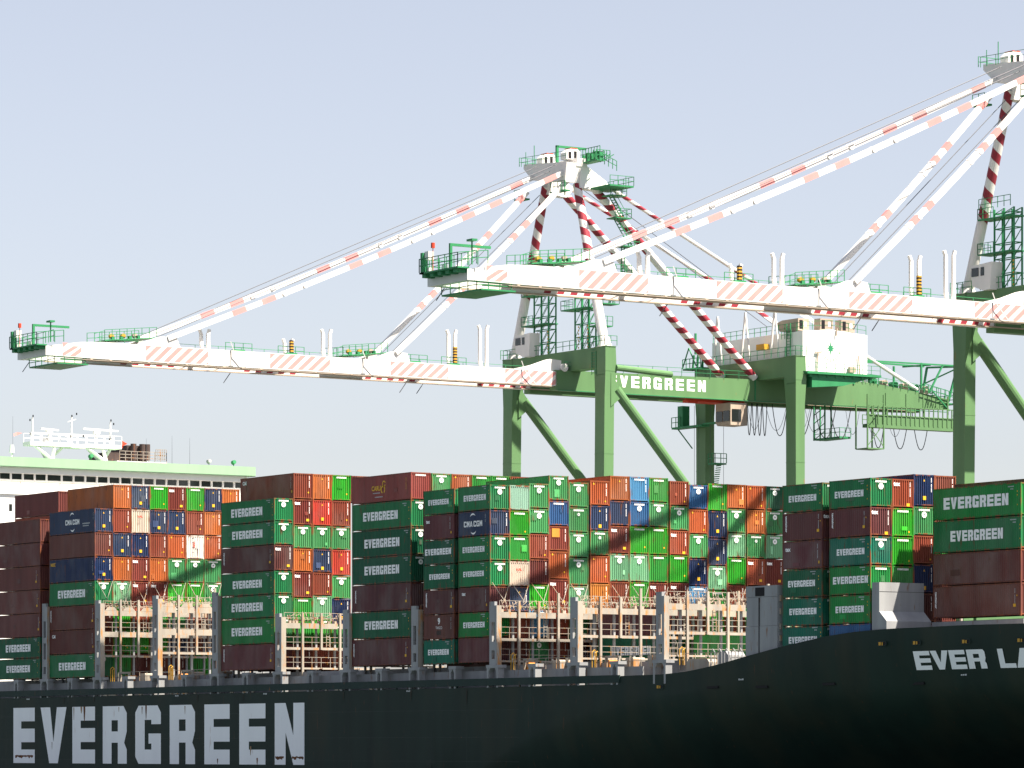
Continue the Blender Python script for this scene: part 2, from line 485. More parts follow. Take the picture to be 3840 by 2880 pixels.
COL = {  # code: (colour, end marks, wording)
 'g': ((.062,.27,.095), 'LE', 'green container with round white emblem'),
 'p': ((.15,.37,.20), 'LE', 'pale green container with round white emblem'),
 'q': ((.055,.23,.08), 'LS', 'green container with faded emblem'),
 'G': ((.030,.315,.022), 'LY', 'bright green container without emblem'),
 'H': ((.035,.26,.045), 'L', 'plain green container'),
 'k': ((.30,.48,.40), '', 'weathered pale turquoise container'),
 'o': ((.43,.125,.032), 'VT', 'orange container'),
 'O': ((.38,.095,.034), 'VyS', 'dark orange container'),
 'y': ((.50,.205,.045), 'V', 'yellow orange container'),
 'r': ((.235,.058,.034), 'VS', 'rust red container'),
 'R': ((.45,.052,.034), 'TVC', 'bright red container'),
 't': ((.175,.040,.030), 'xVB', 'dark red container with white corner logo'),
 'T': ((.33,.075,.035), 'xVB', 'orange red container with white corner logo'),
 'd': ((.12,.032,.026), 'V', 'dark brown red container'),
 'n': ((.012,.028,.090), 'TVC', 'navy blue container with yellow stickers'),
 'b': ((.032,.052,.11), 'TVC', 'grey blue container with yellow stickers'),
 'B': ((.032,.052,.12), 'V', 'plain grey blue container'),
 'c': ((.035,.12,.28), 'LE', 'blue container with round white emblem'),
 'l': ((.08,.24,.42), 'LV', 'light blue container'),
 'L': ((.035,.10,.24), 'L', 'mid blue container'),
 'w': ((.62,.54,.44), 'h', 'cream white container with red logo'),
 'W': ((.72,.68,.60), 'm', 'white refrigerated container'),
 'K': ((.21,.048,.035), 'PV', 'brown container with orange patch'),
 'z': ((.30,.070,.058), 'l', 'pinkish red container'),
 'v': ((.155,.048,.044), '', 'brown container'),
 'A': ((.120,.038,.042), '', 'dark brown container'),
 'u': ((.155,.055,.042), 'VS', 'brown container with yellow mark'),  # orange and red boxes browned, side shade put into the colour
 'j': ((.018,.185,.065), 'LE', 'green container with round white emblem'),  # darker emblem green for outer stacks, shade of their sides painted in
 'J': ((.012,.21,.045), 'LY', 'green container without emblem'),  # bright green darkened likewise to carry shade on outer sides
 'a': ((.12,.040,.040), 'xVB', 'dark red container with white corner logo'),  # logo red darkened to paint the shade of outer sides
 'D': ((.010,.115,.055), 'LE', 'deep green container'),  # true deep green inboard; on outer stacks it paints side shade
 'F': ((.008,.15,.095), 'LE', 'teal green container'),
}
SIDE = {'E': (S40, S20), 'e': (S40B, S20B), 'X': (SX40, SX20), 'M': (SM40, SM20), 'I': (SI40, SI20), 'N': (SB40, SB40), 'C': (SCAR, SCAR), 'S': (STAL, STAL), 'P': (None, None)}
SIDEW = {'E': 'with bold white lettering', 'e': 'with large white lettering', 'X': 'with vertical white side text', 'M': 'with arcs around white lettering', 'I': 'with small corner logo', 'N': 'with small yellow side logo', 'C': 'with yellow figure logo', 'S': 'with small centre logo', 'P': 'with plain side', '': ''}
ORD = ['', 'first','second','third','fourth','fifth','sixth','seventh','eighth','ninth','tenth','eleventh','twelfth','thirteenth','fourteenth','fifteenth']
used_labels = set()
N_CONT = 0
def container(code, size, L, xfront, y0, z0, side, where, group):
    global N_CONT
    N_CONT += 1
    H = HP if size == 'H' else SP
    col, marks, wording = COL[code]
    k = random.uniform(.88, 1.12)
    col = tuple(min(.85, c*k*random.uniform(.96,1.04)) for c in col)
    lab = (wording.replace('with ', 'with ') if not side else wording.split(' with ')[0].split(' without')[0] + ' ' + SIDEW[side]).strip() + ', ' + where
    ws = lab.split()
    if len(ws) > 16:
        lab = wording.split(' with ')[0].split(' without')[0] + ', ' + where
    assert lab not in used_labels, lab
    used_labels.add(lab)
    e = empty('shipping_container', (xfront - L/2, y0 + W_/2, z0), lab, 'container', group)
    body, frame = MESH[(L, H)]
    add('body', body, e, col=col)
    add('frame', frame, e, col=tuple(c*.8 for c in col))
    X = L/2 + .004
    P0 = (X, 0, H-.03)
    def dec(nm, me): add(nm, me, e, P0)
    for c in marks:
        if c == 'L': dec('end_lettering', D_LINE)
        elif c == 'E': dec('emblem', D_EMB)
        elif c == 'S' and code == 'q': dec('emblem', D_EMBS)
        elif c == 'S': dec('sticker', D_YS)
        elif c == 'V': dec('number_marks', D_VERT)
        elif c == 'x': dec('end_logo', D_TEX)
        elif c == 'B': dec('sticker', D_YB)
        elif c == 'C': dec('sticker', D_YC)
        elif c == 'Y': dec('sticker', D_YS)
        elif c == 'y': dec('sticker', D_YL)
        elif c == 'T': dec('sticker', D_YT)
        elif c == 'h': dec('end_logo', D_HAL)
        elif c == 'm': dec('machinery_panel', D_REEF)
        elif c == 'P': dec('repair_patch', D_PATCH)
        elif c == 'l': dec('end_lettering', D_LINE)
    if side and SIDE[side][0]:
        sm = SIDE[side][0 if L > 8 else 1]
        o = add('side_lettering', sm, e, (random.uniform(-.2, .15), -W_/2 - .004, H/2 + random.uniform(-.06, .05)))
        q = random.uniform(.94, 1.04) if side != 'e' else 1
        o.scale = (q, 1, q)
    if side and random.random() < .45:
        b = MB(); u = random.uniform(-L*.42, L*.3); v = random.uniform(.2, H*.5); wd = random.uniform(.35, 1.4); ht = random.uniform(.25, .7)
        b.poly([(u, -W_/2-.002, v), (u+wd, -W_/2-.002, v), (u+wd, -W_/2-.002, v+ht), (u, -W_/2-.002, v+ht)])
        k = random.choice((.72, .85, 1.25, 1.4))
        add('repair_patch', b.mesh('repair_patch', [M['cont']]), e, col=tuple(c*k for c in col))
    if random.random() < .28:
        b = MB(); u = random.uniform(-1, .4); v = random.uniform(.25, H*.55); wd = random.uniform(.25, .75); ht = random.uniform(.3, .9)
        b.poly([(L/2-.004, u, v), (L/2-.004, u+wd, v), (L/2-.004, u+wd, v+ht), (L/2-.004, u, v+ht)])
        k = random.choice((.62, .75, 1.3, 1.55))
        add('repair_patch', b.mesh('repair_patch', [M['cont']]), e, col=tuple(c*k for c in col))
    return e

def column(spec, L, xfront, y0, zbase, ztop, sides, block, colname, group, n_from_top=None):
    """spec: string of code+size pairs, top first; the bottom one ends at zbase unless ztop is given"""
    tiers = [spec[i:i+2] for i in range(0, len(spec), 2)]
    tot = sum(HP if t[1] == 'H' else SP for t in tiers)
    z = (zbase + tot) if ztop is None else ztop
    for i, t in enumerate(tiers):
        H = HP if t[1] == 'H' else SP
        z -= H
        sd = sides[i] if i < len(sides) else ''
        row = 'top' if i == 0 else ORD[i+1] + ' down'
        container(t[0], t[1], L, xfront, y0, z, '' if sd == '.' else sd, f'{row} {colname}{block}', group)
    return z

gA, gB, gC_, gD, gE_, gF, gG = ('containers at the left edge', 'containers of the left lit block', 'containers of the second block', 'containers of the third block', 'containers of the wide middle block', 'containers above the bow bulwark', 'containers at the right edge')
# block A (left edge of the picture)
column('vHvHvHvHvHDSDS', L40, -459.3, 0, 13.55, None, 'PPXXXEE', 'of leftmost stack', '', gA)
column('vHTHdHdHdHdHdHdH', L40, -459.3, 2.5, 13.55, None, 'P', 'of leftmost block, inner stack', '', gA)
# block B
BX = -444.6
yb = [0, 2.5, 5.0, 7.5, 10.0, 12.55, 15.05]
column('nHoHnHgHrSHSHS'.replace('nHoHnHgH', 'bHOHnHgH').replace('rSHSHS', 'dHdHjH').replace('bHOHnHgH','bHuHnHjH'), L40, BX, 0, 13.55, None, 'MPNEXIE', 'of left lit block', 'in first column ', gB)
for i, sp in enumerate(['oHrHbHoHpHGHGHHH', 'bHwHnHtHtHrHGHdH', 'GHbHrHoHtHHHGHrH', 'tHbHOHgHGHqHbHdH', 'GHrHWHgHGHrHrHHH', 'nHoHOHgHgHtHdHGH']):
    column(sp, L40, BX, yb[i+1], 13.55, None, 'P' if i == 0 else '', 'of left lit block', 'in %s column ' % ORD[i+2], gB)
column('oH', L40, BX, 17.5, 13.55, 36.9, '', 'of left lit block', 'in eighth column ', gB)
# block C
CX = -400.9
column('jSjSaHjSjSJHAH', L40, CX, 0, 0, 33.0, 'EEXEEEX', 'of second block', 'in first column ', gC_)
column('rHtHgSoStHHSHSdH', L40, CX, 2.5, 0, 35.87, 'I', 'of second block', 'in second column ', gC_)
column('oHRHgSbSrSpSGHrH', L40, CX, 5.0, 0, 35.85, '', 'of second block', 'in third column ', gC_)
column('GHrHgSRHgSnHHHrS', L40, CX, 7.5, 0, 35.85, '', 'of second block', 'in fourth column ', gC_)
column('dH', L40, CX, 10.0, 0, 35.83, '', 'of second block', 'in fifth column ', gC_)
# block D
DX = -371.7
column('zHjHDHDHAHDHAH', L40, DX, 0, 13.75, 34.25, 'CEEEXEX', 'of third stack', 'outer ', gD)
for i, sp in enumerate(['gHgH', 'OHrH', 'HHrH', 'HHrH', 'rHrH']):
    column(sp, L40, DX, 2.6 + 2.52*i, 0, 34.22, '', 'of third block', 'in %s column ' % ORD[i+2], gD)
# block E: two outer stacks of short boxes, long boxes inboard
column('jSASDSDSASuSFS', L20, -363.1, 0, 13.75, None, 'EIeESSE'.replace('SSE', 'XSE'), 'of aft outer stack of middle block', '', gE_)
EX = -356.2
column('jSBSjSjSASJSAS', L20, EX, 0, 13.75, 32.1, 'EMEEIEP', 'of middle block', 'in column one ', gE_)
ecols = [(2.41, 32.12, 'kSGSHSwSbSrHdH'), (4.84, 32.39, 'gSgSrSdSGSlHgH'), (7.26, 33.29, 'gSLSKSOHtHrHrH'), (9.75, 32.68, 'gSqSgSgHpHgHdH'),
 (12.41, 32.95, 'OSbSqSOHyHgHrH'), (14.92, 33.53, 'oSBStHpHrHdHdH'), (17.43, 33.53, 'lScSGHpHGHdHHH'), (19.9, 33.52, 'HSgSGHHHtHrHdH'),
 (22.55, 33.25, 'rSgSTSGHtHHHdH'), (25.05, 32.95, 'cSOSgSnHlSdHHH'), (27.53, 33.16, 'GHnHbHpSHSdHdH'), (30.03, 33.17, 'oSgSpSGHrSHHdH'),
 (32.63, 33.14, 'OSoSqSTHdHdHHH'), (35.13, 33.14, 'DSgSpStHHHdHdH')]
names = ['one','two','three','four','five','six','seven','eight','nine','ten','eleven','twelve','thirteen','fourteen','fifteen']
for i, (y, zt, sp) in enumerate(ecols):
    column(sp, L40, EX, y, 0, zt, 'P' if i in (2, 5) else '', 'of middle block', 'in column %s ' % names[i+1], gE_)
# low inner stacks between the lashing bridges right of block E
column('AHDH', L40, -341.5, 11.6, 13.55, None, 'XE', 'of low inner stack behind the gantries', '', gE_)
for i, sp in enumerate(['rHGH', 'GHHH', 'rHgH', 'HHdH']):
    column(sp, L40, -341.5, 14.1 + 2.5*i, 13.55, None, '', 'of low inner row behind gantries', 'in column %s ' % names[i+1], gE_)
for i, sp in enumerate(['HH', 'GH', 'DH']):
    column(sp, L40, -327, 13.5 + 2.5*i, 13.55, None, '', 'inner box beside lifeboat deck' if 0 else 'of single inner row behind the gantries', 'in column %s ' % names[i], gE_)
# block F above the bow bulwark
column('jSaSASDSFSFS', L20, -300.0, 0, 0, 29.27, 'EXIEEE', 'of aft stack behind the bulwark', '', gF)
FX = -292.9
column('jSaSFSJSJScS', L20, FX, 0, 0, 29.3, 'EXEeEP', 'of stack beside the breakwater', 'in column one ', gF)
column('TSGSGSHSdSdS', L20, FX, 2.5, 0, 29.3, '', 'of stack beside the breakwater', 'in column two ', gF)
column('nHgSrSnSdSdS', L20, FX, 4.95, 0, 29.8, 'P', 'of stack beside the breakwater', 'in column three ', gF)
column('rHdSHSdSdSdS', L20, FX, 7.4, 0, 29.78, '', 'of stack beside the breakwater', 'in column four ', gF)
# block G at the right edge
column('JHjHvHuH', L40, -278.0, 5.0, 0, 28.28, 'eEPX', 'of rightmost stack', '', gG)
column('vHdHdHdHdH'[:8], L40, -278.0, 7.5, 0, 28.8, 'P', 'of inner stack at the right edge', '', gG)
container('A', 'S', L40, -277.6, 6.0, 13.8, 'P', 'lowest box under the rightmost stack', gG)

# ------------------------------------------------------------------ the ship
ship = empty('container_ship', (-400, 22.6, 0), 'dark green container ship with huge white lettering on its hull, moored under the cranes', 'ship')
YM = 22.6
def interp(tab, x):
    if x <= tab[0][0]: return tab[0][1]
    for (a, p), (c, q) in zip(tab, tab[1:]):
        if x <= c: return p + (q-p)*(x-a)/(c-a)
    return tab[-1][1]
ZD = [(-560,11.25),(-333,11.25),(-331.9,12.04),(-325,12.1),(-321.4,12.25),(-318,12.6),(-315.4,12.93),(-311.1,13.6),(-305.7,14.36),(-298.8,15.19),(-294.9,15.48),(-290,15.66),(-280,15.74),(-262,15.6),(-240,16.2)]
YD = [(-560,-.4),(-300,-.4),(-290.5,-.1),(-288,.4),(-285,.55),(-271,.65),(-262,1.6),(-252,5),(-244,13),(-238,22.5)]
ZK = [(-560,-6),(-375,-2),(-362,1.2),(-354,4.3),(-347,6.6),(-338,8.5),(-329,9.7),(-320,10.25),(-311,10.7),(-238,10.9)]
SI = [(-560,0),(-375,.1),(-357,.9),(-347,2.2),(-338,4.0),(-320,7.5),(-300,12),(-280,16),(-260,20),(-238,22)]
def hullY(X, z):
    zd = interp(ZD, X); zk = interp(ZK, X)
    rp = max(0, min(1, (X+328)/28))
    y = interp(YD, X) + .27*rp*max(0, zd - 1.9 - max(z, zk))
    if z < zk:
        f = (zk - z)/max(.5, zk)
        y += interp(SI, X)*f**1.5
    return min(YM - .05, y)
xs = [-560, -520, -480, -440, -410, -390, -380]
x = -375.0
while x < -239: xs.append(x); x += 2.0
xs += [-333, -331.9, -238]
xs = sorted(set(xs))
b = MB(); rows = []
for X in xs:
    zd = interp(ZD, X); zk = interp(ZK, X)
    zs = [zd, zd-1.9 if X > -330 else (zd+zk)/2 if zk > 0 else 8, max(zk, .5) if zk > 0 else 4]
    zl = zs[-1]
    zs += [zl + (-6-zl)*f for f in (.04,.09,.15,.22,.3,.4,.52,.65,.8,1)]
    rows.append([(X, hullY(X, z), z) for z in zs])
n = len(rows[0]); vs = []; fs = []
for r in rows: vs += r
for r in rows: vs += [(X, 2*YM - y, z) for X, y, z in r]
k = len(rows)
for i in range(k-1):
    for j in range(n-1):
        a = i*n + j
        fs.append((a, a+1, a+n+1, a+n))
        a += k*n
        fs.append((a, a+n, a+n+1, a+1))
fs.append([j for j in range(n)] + [k*n + j for j in range(n-1, -1, -1)])
b.add(vs, fs)
hull = b.build('hull', M['hull'], ship)
hull.data.polygons.foreach_set('use_smooth', [True]*len(hull.data.polygons))
# deck inside the hull
b = MB()
for X0, X1 in zip(xs, xs[1:]):
    z0 = min(interp(ZD, X0), 11.25) if X0 < -325 else interp(ZD, X0) - 1.0
    z1 = min(interp(ZD, X1), 11.25) if X1 < -325 else interp(ZD, X1) - 1.0
    ya = max(0.02, hullY(X0, z0-.05)+.02); yc = max(0.02, hullY(X1, z1-.05)+.02)
    b.poly([(X0, ya, z0-.05), (X1, yc, z1-.05), (X1, 2*YM-yc, z1-.05), (X0, 2*YM-ya, z0-.05)])
b.build('deck', M['deck'], ship)
# sheer strake: band of plating above the hull with a dark slot under it
b = MB()
for X0 in range(-560, -332, 12):
    b.box(X0, X0+12-.02, -.50, -.36, 11.40, 12.14)
    b.box(X0+5.9, X0+6.1, -.44, -.30, 11.2, 11.42)
b.build('sheer_strake', M['strake'], ship)
b = MB()
for X0, X1 in [(-441.6,-440.6),(-440.2,-438.3),(-432.5,-431.8),(-424.6,-424.3),(-423.6,-422.9),(-421.9,-420.6),(-418.9,-418.5),(-410.3,-409.7),(-407.5,-406.5),(-405.3,-404.9),(-389,-388.6),(-386.9,-385.6),(-379.5,-379)]:
    b.box(X0, X1, -.43, -.22, 11.27, 11.39)
b.build('sunlit_slot_pad', M['cream'], ship)  # cream pads added to imitate sunlit bits showing through the slot
b = MB()
b.box(-560, -330, .9, 1.05, 11.2, 12.98)
b.build('hatch_coaming', M['gray'], ship)
b = MB()
b.box(-560, -312, 2.4, 43, 11.3, 13.5)
b.build('hatch_cover', M['gray'], ship)
b = MB()
for f in (0, 1):
    yy = -.46 + 0*f
for X0, z0 in [(-461,4.4),(-452.6,3.9),(-428.2,9.2)]:
    pass
# hull lettering
LX = [(-465.92,-459.95),(-458.33,-451.28),(-449.71,-443.70),(-441.68,-435.49),(-433.32,-426.91),(-424.74,-418.58),(-416.34,-410.36),(-408.13,-402.13),(-400.03,-393.44)]
b = MB(); HT = 6.86
for ch, (X0, X1) in zip('EVERGREEN', LX):
    for pg in glyph(ch, (X1-X0)/HT, .37*(X1-X0)/HT, .245):
        b.poly([(X0 + u*HT, -.425, 3.15 + v*HT) for u, v in pg])
b.build('hull_lettering', M['hulltext'], ship)
M['ruststain'] = paint('rust_stain', (0.33, 0.22, 0.13), 0.7, 0.25, 0.6)
M['ruststain2'] = paint('dark_rust_stain', (0.16, 0.065, 0.03), 0.8, 0.25, 0.6)
for X, z1, z0, wd, mm in ((-446.5,10.05,8.2,.55,1),(-447.3,10.0,9.2,.5,0),(-449.3,9.95,8.4,.22,0),(-430.6,10.05,8.4,.4,1),(-431.6,9.9,9.0,.25,0),(-455.2,5.75,4.8,.16,1),(-421,9.9,8.9,.2,0),(-405.5,5.2,4.2,.3,0),(-404.0,3.9,3.1,.35,1),(-396.6,8.9,8.3,.12,1),(-413.2,3.8,3.2,.3,1),(-437.5,9.9,9.3,.2,0),
                          (-407.2,11.1,10.3,.25,0),(-452,11.1,10.4,.35,0),(-444,11.1,10.5,.3,0),(-434.7,11.1,10.6,.2,0),(-418,11.1,10.3,.3,0),(-385,11.1,10.2,.3,0),(-371,11.1,10.0,.4,0),(-360,11.1,9.6,.3,0)):
    b = MB(); n = 6
    L = [(X-wd/2*(1-.75*(k/n)**1.5)*random.uniform(.85,1.1), z1+(z0-z1)*k/n) for k in range(n+1)]
    Q = [(X+wd/2*(1-.75*(k/n)**1.5)*random.uniform(.85,1.1), z1+(z0-z1)*k/n) for k in range(n+1)]
    b.poly([(x_, -.432, z_) for x_, z_ in L] + [(x_, -.432, z_) for x_, z_ in Q[::-1]])
    b.build('rust_streak', M['ruststain2' if mm else 'ruststain'] if z1 < 10.9 else M['boot2'], ship)
M['seam'] = paint('weld_seam', (0.020, 0.036, 0.032), 0.5, 0.2, 0.3)
for z in (8.9, 6.1, 3.6):
    b = MB()
    for X0 in range(-500, -350, 25): b.box(X0, X0+24.95, -.424+.02, -.40, z, z+.035)
    b.build('weld_seam', M['seam'], ship)
for X0 in range(-492, -330, 12):
    b = MB(); b.box(X0-.02, X0+.02, -.405, -.39, max(.5, interp(ZK, X0)+.2), 11.2); b.build('weld_seam', M['seam'], ship)
for X0, z in ((-462.2,11.0),(-402.6,11.0),(-371.9,10.95),(-312.4,11.35),(-281.6,11.35),(-423.4,11.0)):
    b = MB(); y = hullY(X0, z) - .03
    for a, c, d in ((0,.22,.16),(.28,.5,.13),(.56,.8,.16)): b.poly([(X0+a,y,z),(X0+c,y,z),(X0+c,y,z+d),(X0+a,y,z+d)])
    b.build('tug_mark', M['markgrey'], ship)
for X0, X1, z in ((-465.4,-460.4,4.1),(-399.9,-398.0,4.05),(-396.2,-393.6,4.05)):
    b = MB(); k = 14
    up = [(X0+(X1-X0)*i/k, -.432, z+random.uniform(-.02,.07)) for i in range(k+1)]
    dn = [(X0+(X1-X0)*i/k, -.432, z-random.uniform(.08,.40)) for i in range(k+1)]
    b.poly(dn + up[::-1]); b.build('rust_streak', M['ruststain2'], ship)
b = MB()
NX = [('E',-287.37,-285.25),('V',-285.15,-282.7),('E',-282.6,-280.45),('R',-280.2,-277.75),('L',-276.0,-273.85),('A',-273.75,-271.0)]
for ch, X0, X1 in NX:
    for pg in glyph(ch, (X1-X0)/1.66, (.44 if ch == 'A' else .34)*(X1-X0)/1.66, .23):
        b.poly([(X0 + u*1.66, hullY(X0 + u*1.66, 11.9+v*1.66) - .05, 11.92 + v*1.66) for u, v in pg])
b.build('name_lettering', M['hulltext'], ship)
# draught-like welded marks and fairleads
def fairlead(X, z, wd=1.3, cr=True):
    y = hullY(X, z) - .03
    b = MB()
    outer = []; 
    for i in range(16):
        a = 2*math.pi*i/16
        outer.append((X + (wd/2-.22)*(1 if math.cos(a) > 0 else -1) + .26*math.cos(a), z + .24*math.sin(a)))
    for i in range(16):
        p, q = outer[i], outer[(i+1)%16]
        cx, cz = X, z
        def inn(pt): return (cx + (pt[0]-cx)*.86, cz + (pt[1]-cz)*.70)
        pi, qi = inn(p), inn(q)
        b.poly([(p[0],y-.05,p[1]),(q[0],y-.05,q[1]),(qi[0],y-.05,qi[1]),(pi[0],y-.05,pi[1])], 0)
    b.poly([(X + (p[0]-X)*.87, y-.01, z + (p[1]-z)*.72) for p in outer], 1)
    b.box(X-wd*.36, X-wd*.12, y-.045, y-.02, z-.15, z+.15, 2)  # yellow blocks imitate sunlight seen through the opening
    b.box(X-wd*.02, X+wd*.10, y-.045, y-.02, z-.15, z+.12, 2)
    return b.build('fairlead', [M['strake'], M['dark'], M['hazy']], ship)
for X, z in [(-291.0,14.33),(-286.8,14.33),(-280.1,14.3),(-272.7,14.25),(-325.2,10.9)]:
    fairlead(X, z)
for X, z in [(-316.5,10.75),(-309,10.7),(-299.3,10.85),(-287.6,10.75)]:
    b = MB(); y = hullY(X, z)
    b.box(X-.9, X+.9, y-.10, y+.2, z-.12, z+.10)
    b.build('hull_fender', M['dark'], ship)

# container pedestals along the deck edge
def pedestal(X, wd):
    b = MB(); h0, h1 = 12.16, 13.52
    b.box(X-wd/2, X-wd/2+.30, -.42, .35, 11.2, h1-.32)
    b.box(X+wd/2-.30, X+wd/2, -.42, .35, 11.2, h1-.32)
    b.box(X-wd/2-.12, X+wd/2+.12, -.44, .55, h1-.32, h1)
    b.prism([(X-wd/2+.30,-.40,h1-.32),(X-wd/2+.30,-.40,h1-.72),(X-wd/2+.62,-.40,h1-.32)], (0,.6,0))
    b.prism([(X+wd/2-.30,-.40,h1-.32),(X+wd/2-.30,-.40,h1-.72),(X+wd/2-.62,-.40,h1-.32)][::-1], (0,.6,0))
    b.build('container_pedestal', M['gray'], ship)
LB = [-458.0+.6, -443.2, -428.5, -414.0, -399.4, -384.6, -370.4, -355.1, -340.2, -325.3]
for X in LB: pedestal(X, 2.1)
for X in (-465.2,-450.4,-435.9,-421.3,-406.8,-392.2,-377.6,-347.7,-333.0,-362.8): pedestal(X, 1.25)

# lashing bridges across the deck
def lashing_bridge(X, ztop, nY, levels, y_end=44, posts=2.42, tallpost=()):
    br = bpy.data.objects.new('lashing_bridge', None); C.objects.link(br); br.parent = ship
    br['org'] = list((X, 0, 12)); br.location = Vector((X,0,12)) - ship.location
    o = (X, 0, 12)
    # outboard end pillar with oval lightening holes
    b = MB(); x0, x1 = X-.68, X+.68; y0, y1 = -.34, -.02
    zs = [13.5, 14.1, 15.0, 15.9, 17.9, 18.6, 20.6, 21.2, ztop]
    zs = [z for z in zs if z <= ztop-.3] + [ztop]
    holes = {(14.1,15.0), (15.9,17.9), (18.6,20.6)}
    b.box(x0, x0+.38, y0, y1, 13.5, ztop); b.box(x1-.38, x1, y0, y1, 13.5, ztop-.4)
    for a, c in zip(zs, zs[1:]):
        if (a, c) in holes: continue
        b.box(x0+.38, x1-.38, y0, y1, a, c)
    b.box(x1-.10, x1+.002, y1, y1+.30, 13.5, ztop-.4, 1)
    b.box(x1, x1+.012, y0+.02, y1, 13.5, ztop-.4, 1)  # cream skin paints a sunlit tone on the bow-facing side
    b.build('end_pillar', [M['gray'], M['cream']], br, o)
    xf = X + .55
    ny = int(y_end/posts)
    for k in range(1, ny+1):
        y = k*posts
        if y > nY: break
        b = MB()
        tp = ztop + (1.0 if k in tallpost else .1)
        b.box(xf, xf+.22, y-.12, y+.12, 12.6 if k % 2 else 16.0, tp)
        b.build('post', M['cream'], br, o)
        b = MB()
        b.box(xf-1.0, xf-.80, y-.22, y+.0, 12.6, ztop-1.3)
        b.build('rear_post', M['gray'], br, o)
    for li, (zl, th) in enumerate(levels):
        b = MB()
        b.box(X-1.0, xf-.02, .0, nY, zl-.12, zl)
        k = 0
        while (k+1)*posts <= nY + .1:
            a = k*posts + .16; c = (k+1)*posts - .30
            b.box(xf+.0, xf+.10, a, c, zl-th, zl-.02)
            if li == 0 and zl > 20:
                b.prism([(xf+.02, a+.2, zl),(xf+.02, c-.1, zl),(xf+.02, c-.5, zl+.45),(xf+.02, a+.6, zl+.45)], (.05,0,0))
            k += 1
        b.build('walkway', M['cream'], br, o)
        b = MB()
        b.rail([(xf+.02, .1, zl), (xf+.02, nY, zl)], 1.15, posts/2, .045)
        b.build('railing', M['cream'], br, o)
    # turnbuckles and loose gear stored along the top walkway
    b = MB()
    zl = levels[0][0]
    y = .4
    while y < nY - .5:
        z = zl + .25
        b.bar((xf-.25, y, z+random.uniform(0,.5)), (xf-.2, y+random.uniform(.5,1.0), z+random.uniform(.0,.9)), .05)
        b.bar((xf-.1, y+.3, z), (xf-.3, y+random.uniform(.0,.3), z+random.uniform(.5,1.1)), .06)
        if random.random() < .35: b.box(xf-.4, xf-.1, y, y+.28, zl, zl+.3)
        y += .42
    b.build('lashing_gear', M['tan'], br, o)
    for _ in range(2):
        yl = posts*(2.45 if _ == 0 else 5.4)
        if yl > nY: continue
        b = MB()
        for s_ in (-.2, .2): b.bar((xf-.3, yl+s_, levels[1][0]), (xf-.3, yl+s_, levels[0][0]), .06)
        z = levels[1][0] + .3
        while z < levels[0][0]: b.bar((xf-.3, yl-.2, z), (xf-.3, yl+.2, z), .05); z += .32
        b.build('ladder', M['cream'], br, o)
    return br
hi = [(21.55,.62),(19.0,.62),(16.2,.25)]
lo = [(18.95,.60),(16.25,.28),(14.0,.2)]
lashing_bridge(LB[0], 22.8, 4, hi)
lb1 = lashing_bridge(LB[1], 22.8, 20, hi)
lb2 = lashing_bridge(LB[2], 22.9, 24, [(21.6,.7),(19.0,.72),(16.3,.28)], tallpost=(3,))
lashing_bridge(LB[3], 22.8, 12, hi)
lashing_bridge(LB[4], 20.0, 12, lo)
lashing_bridge(LB[5], 20.0, 12, lo)
lashing_bridge(LB[6], 20.0, 4, lo)
lb7 = lashing_bridge(LB[7], 20.0, 37.5, lo, tallpost=(3, 8))
lb8 = lashing_bridge(LB[8], 20.0, 37.5, lo, tallpost=(3, 8))
lb9 = lashing_bridge(LB[9], 20.05, 37.5, lo, tallpost=(5,))
# crossed lashing rods from the bridges up to the boxes aft of them
def rods(br, X, ys, zb, zt):
    for y in ys:
        for a, c in ((.15, 1.35), (2.25, 1.05)):
            b = MB()
            b.tube((X, y+a, zt), (X+.75, y+c, zb), .035, 5)
            b.build('lashing_rod', M['cream'], br, tuple(br['org']))
rods(lb1, BX+.12, [0.1, 2.6, 5.1, 7.6, 10.1, 12.6, 15.1], 22.6, 25.2)
rods(lb7, EX+.12, [0.05, 2.45, 4.9, 7.3, 9.8, 14.95, 17.5, 20.0, 22.6, 25.1, 30.1, 32.7], 19.9, 22.0)

# things on deck seen through the gantries
def small(name, x0, x1, y0, y1, z0, z1, mat, bev=.15):
    b = MB()
    b.prism([(x0, y0, z0), (x1, y0, z0), (x1, y0, z1-bev), (x1-bev, y0, z1), (x0+bev, y0, z1), (x0, y0, z1-bev)], (0, y1-y0, 0))
    b.box(x0+.1, x1-.1, y0+.1, y1-.1, z0-.12, z0, 0)
    return b.build(name, M[mat], ship)
for X in (-436.0, -424.0, -417.0, -347.0, -334.0, -330.0):
    small('vent_housing', X, X+1.4, 1.6, 3.0, 12.9, 13.9, 'cream')
for X in (-439.6, -426.2, -352.0, -337.5):
    small('cable_drum', X, X+.9, 1.5, 2.6, 12.9, 13.7, 'orange')
for X, y in ((-440.5, 1.2), (-433.0, 2.8), (-424.6, 1.2), (-418.2, 2.4), (-351.8, 1.2), (-345.8, 2.4), (-337, 1.2), (-331.6, 2.6)):
    b = MB()
    for s_ in (0, 2.2):
        b.box(X+s_, X+s_+.22, y, y+.22, 12.9, 13.9)
    b.box(X, X+2.42, y-.02, y+.24, 13.9, 14.08)
    b.build('pipe_support', M['cream'], ship)
for X, y in ((-442.2,.9), (-427.4,.9), (-353.6,.9), (-338.8,.9), (-324.2,1.2)):
    b = MB()
    b.path([(X, y, 13.0),(X, y, 14.5),(X, y+.25, 14.75),(X, y+.5, 14.5),(X, y+.5, 13.0)], .05)
    b.path([(X+.5, y, 13.0),(X+.5, y, 14.4),(X+.5, y+.3, 14.6)], .05)
    b.build('handrail_hoop', M['hazy'], ship)
b = MB()
b.rail([(-441, 1.3, 13.0), (-430, 1.3, 13.0)], 1.1, 1.8, .05)
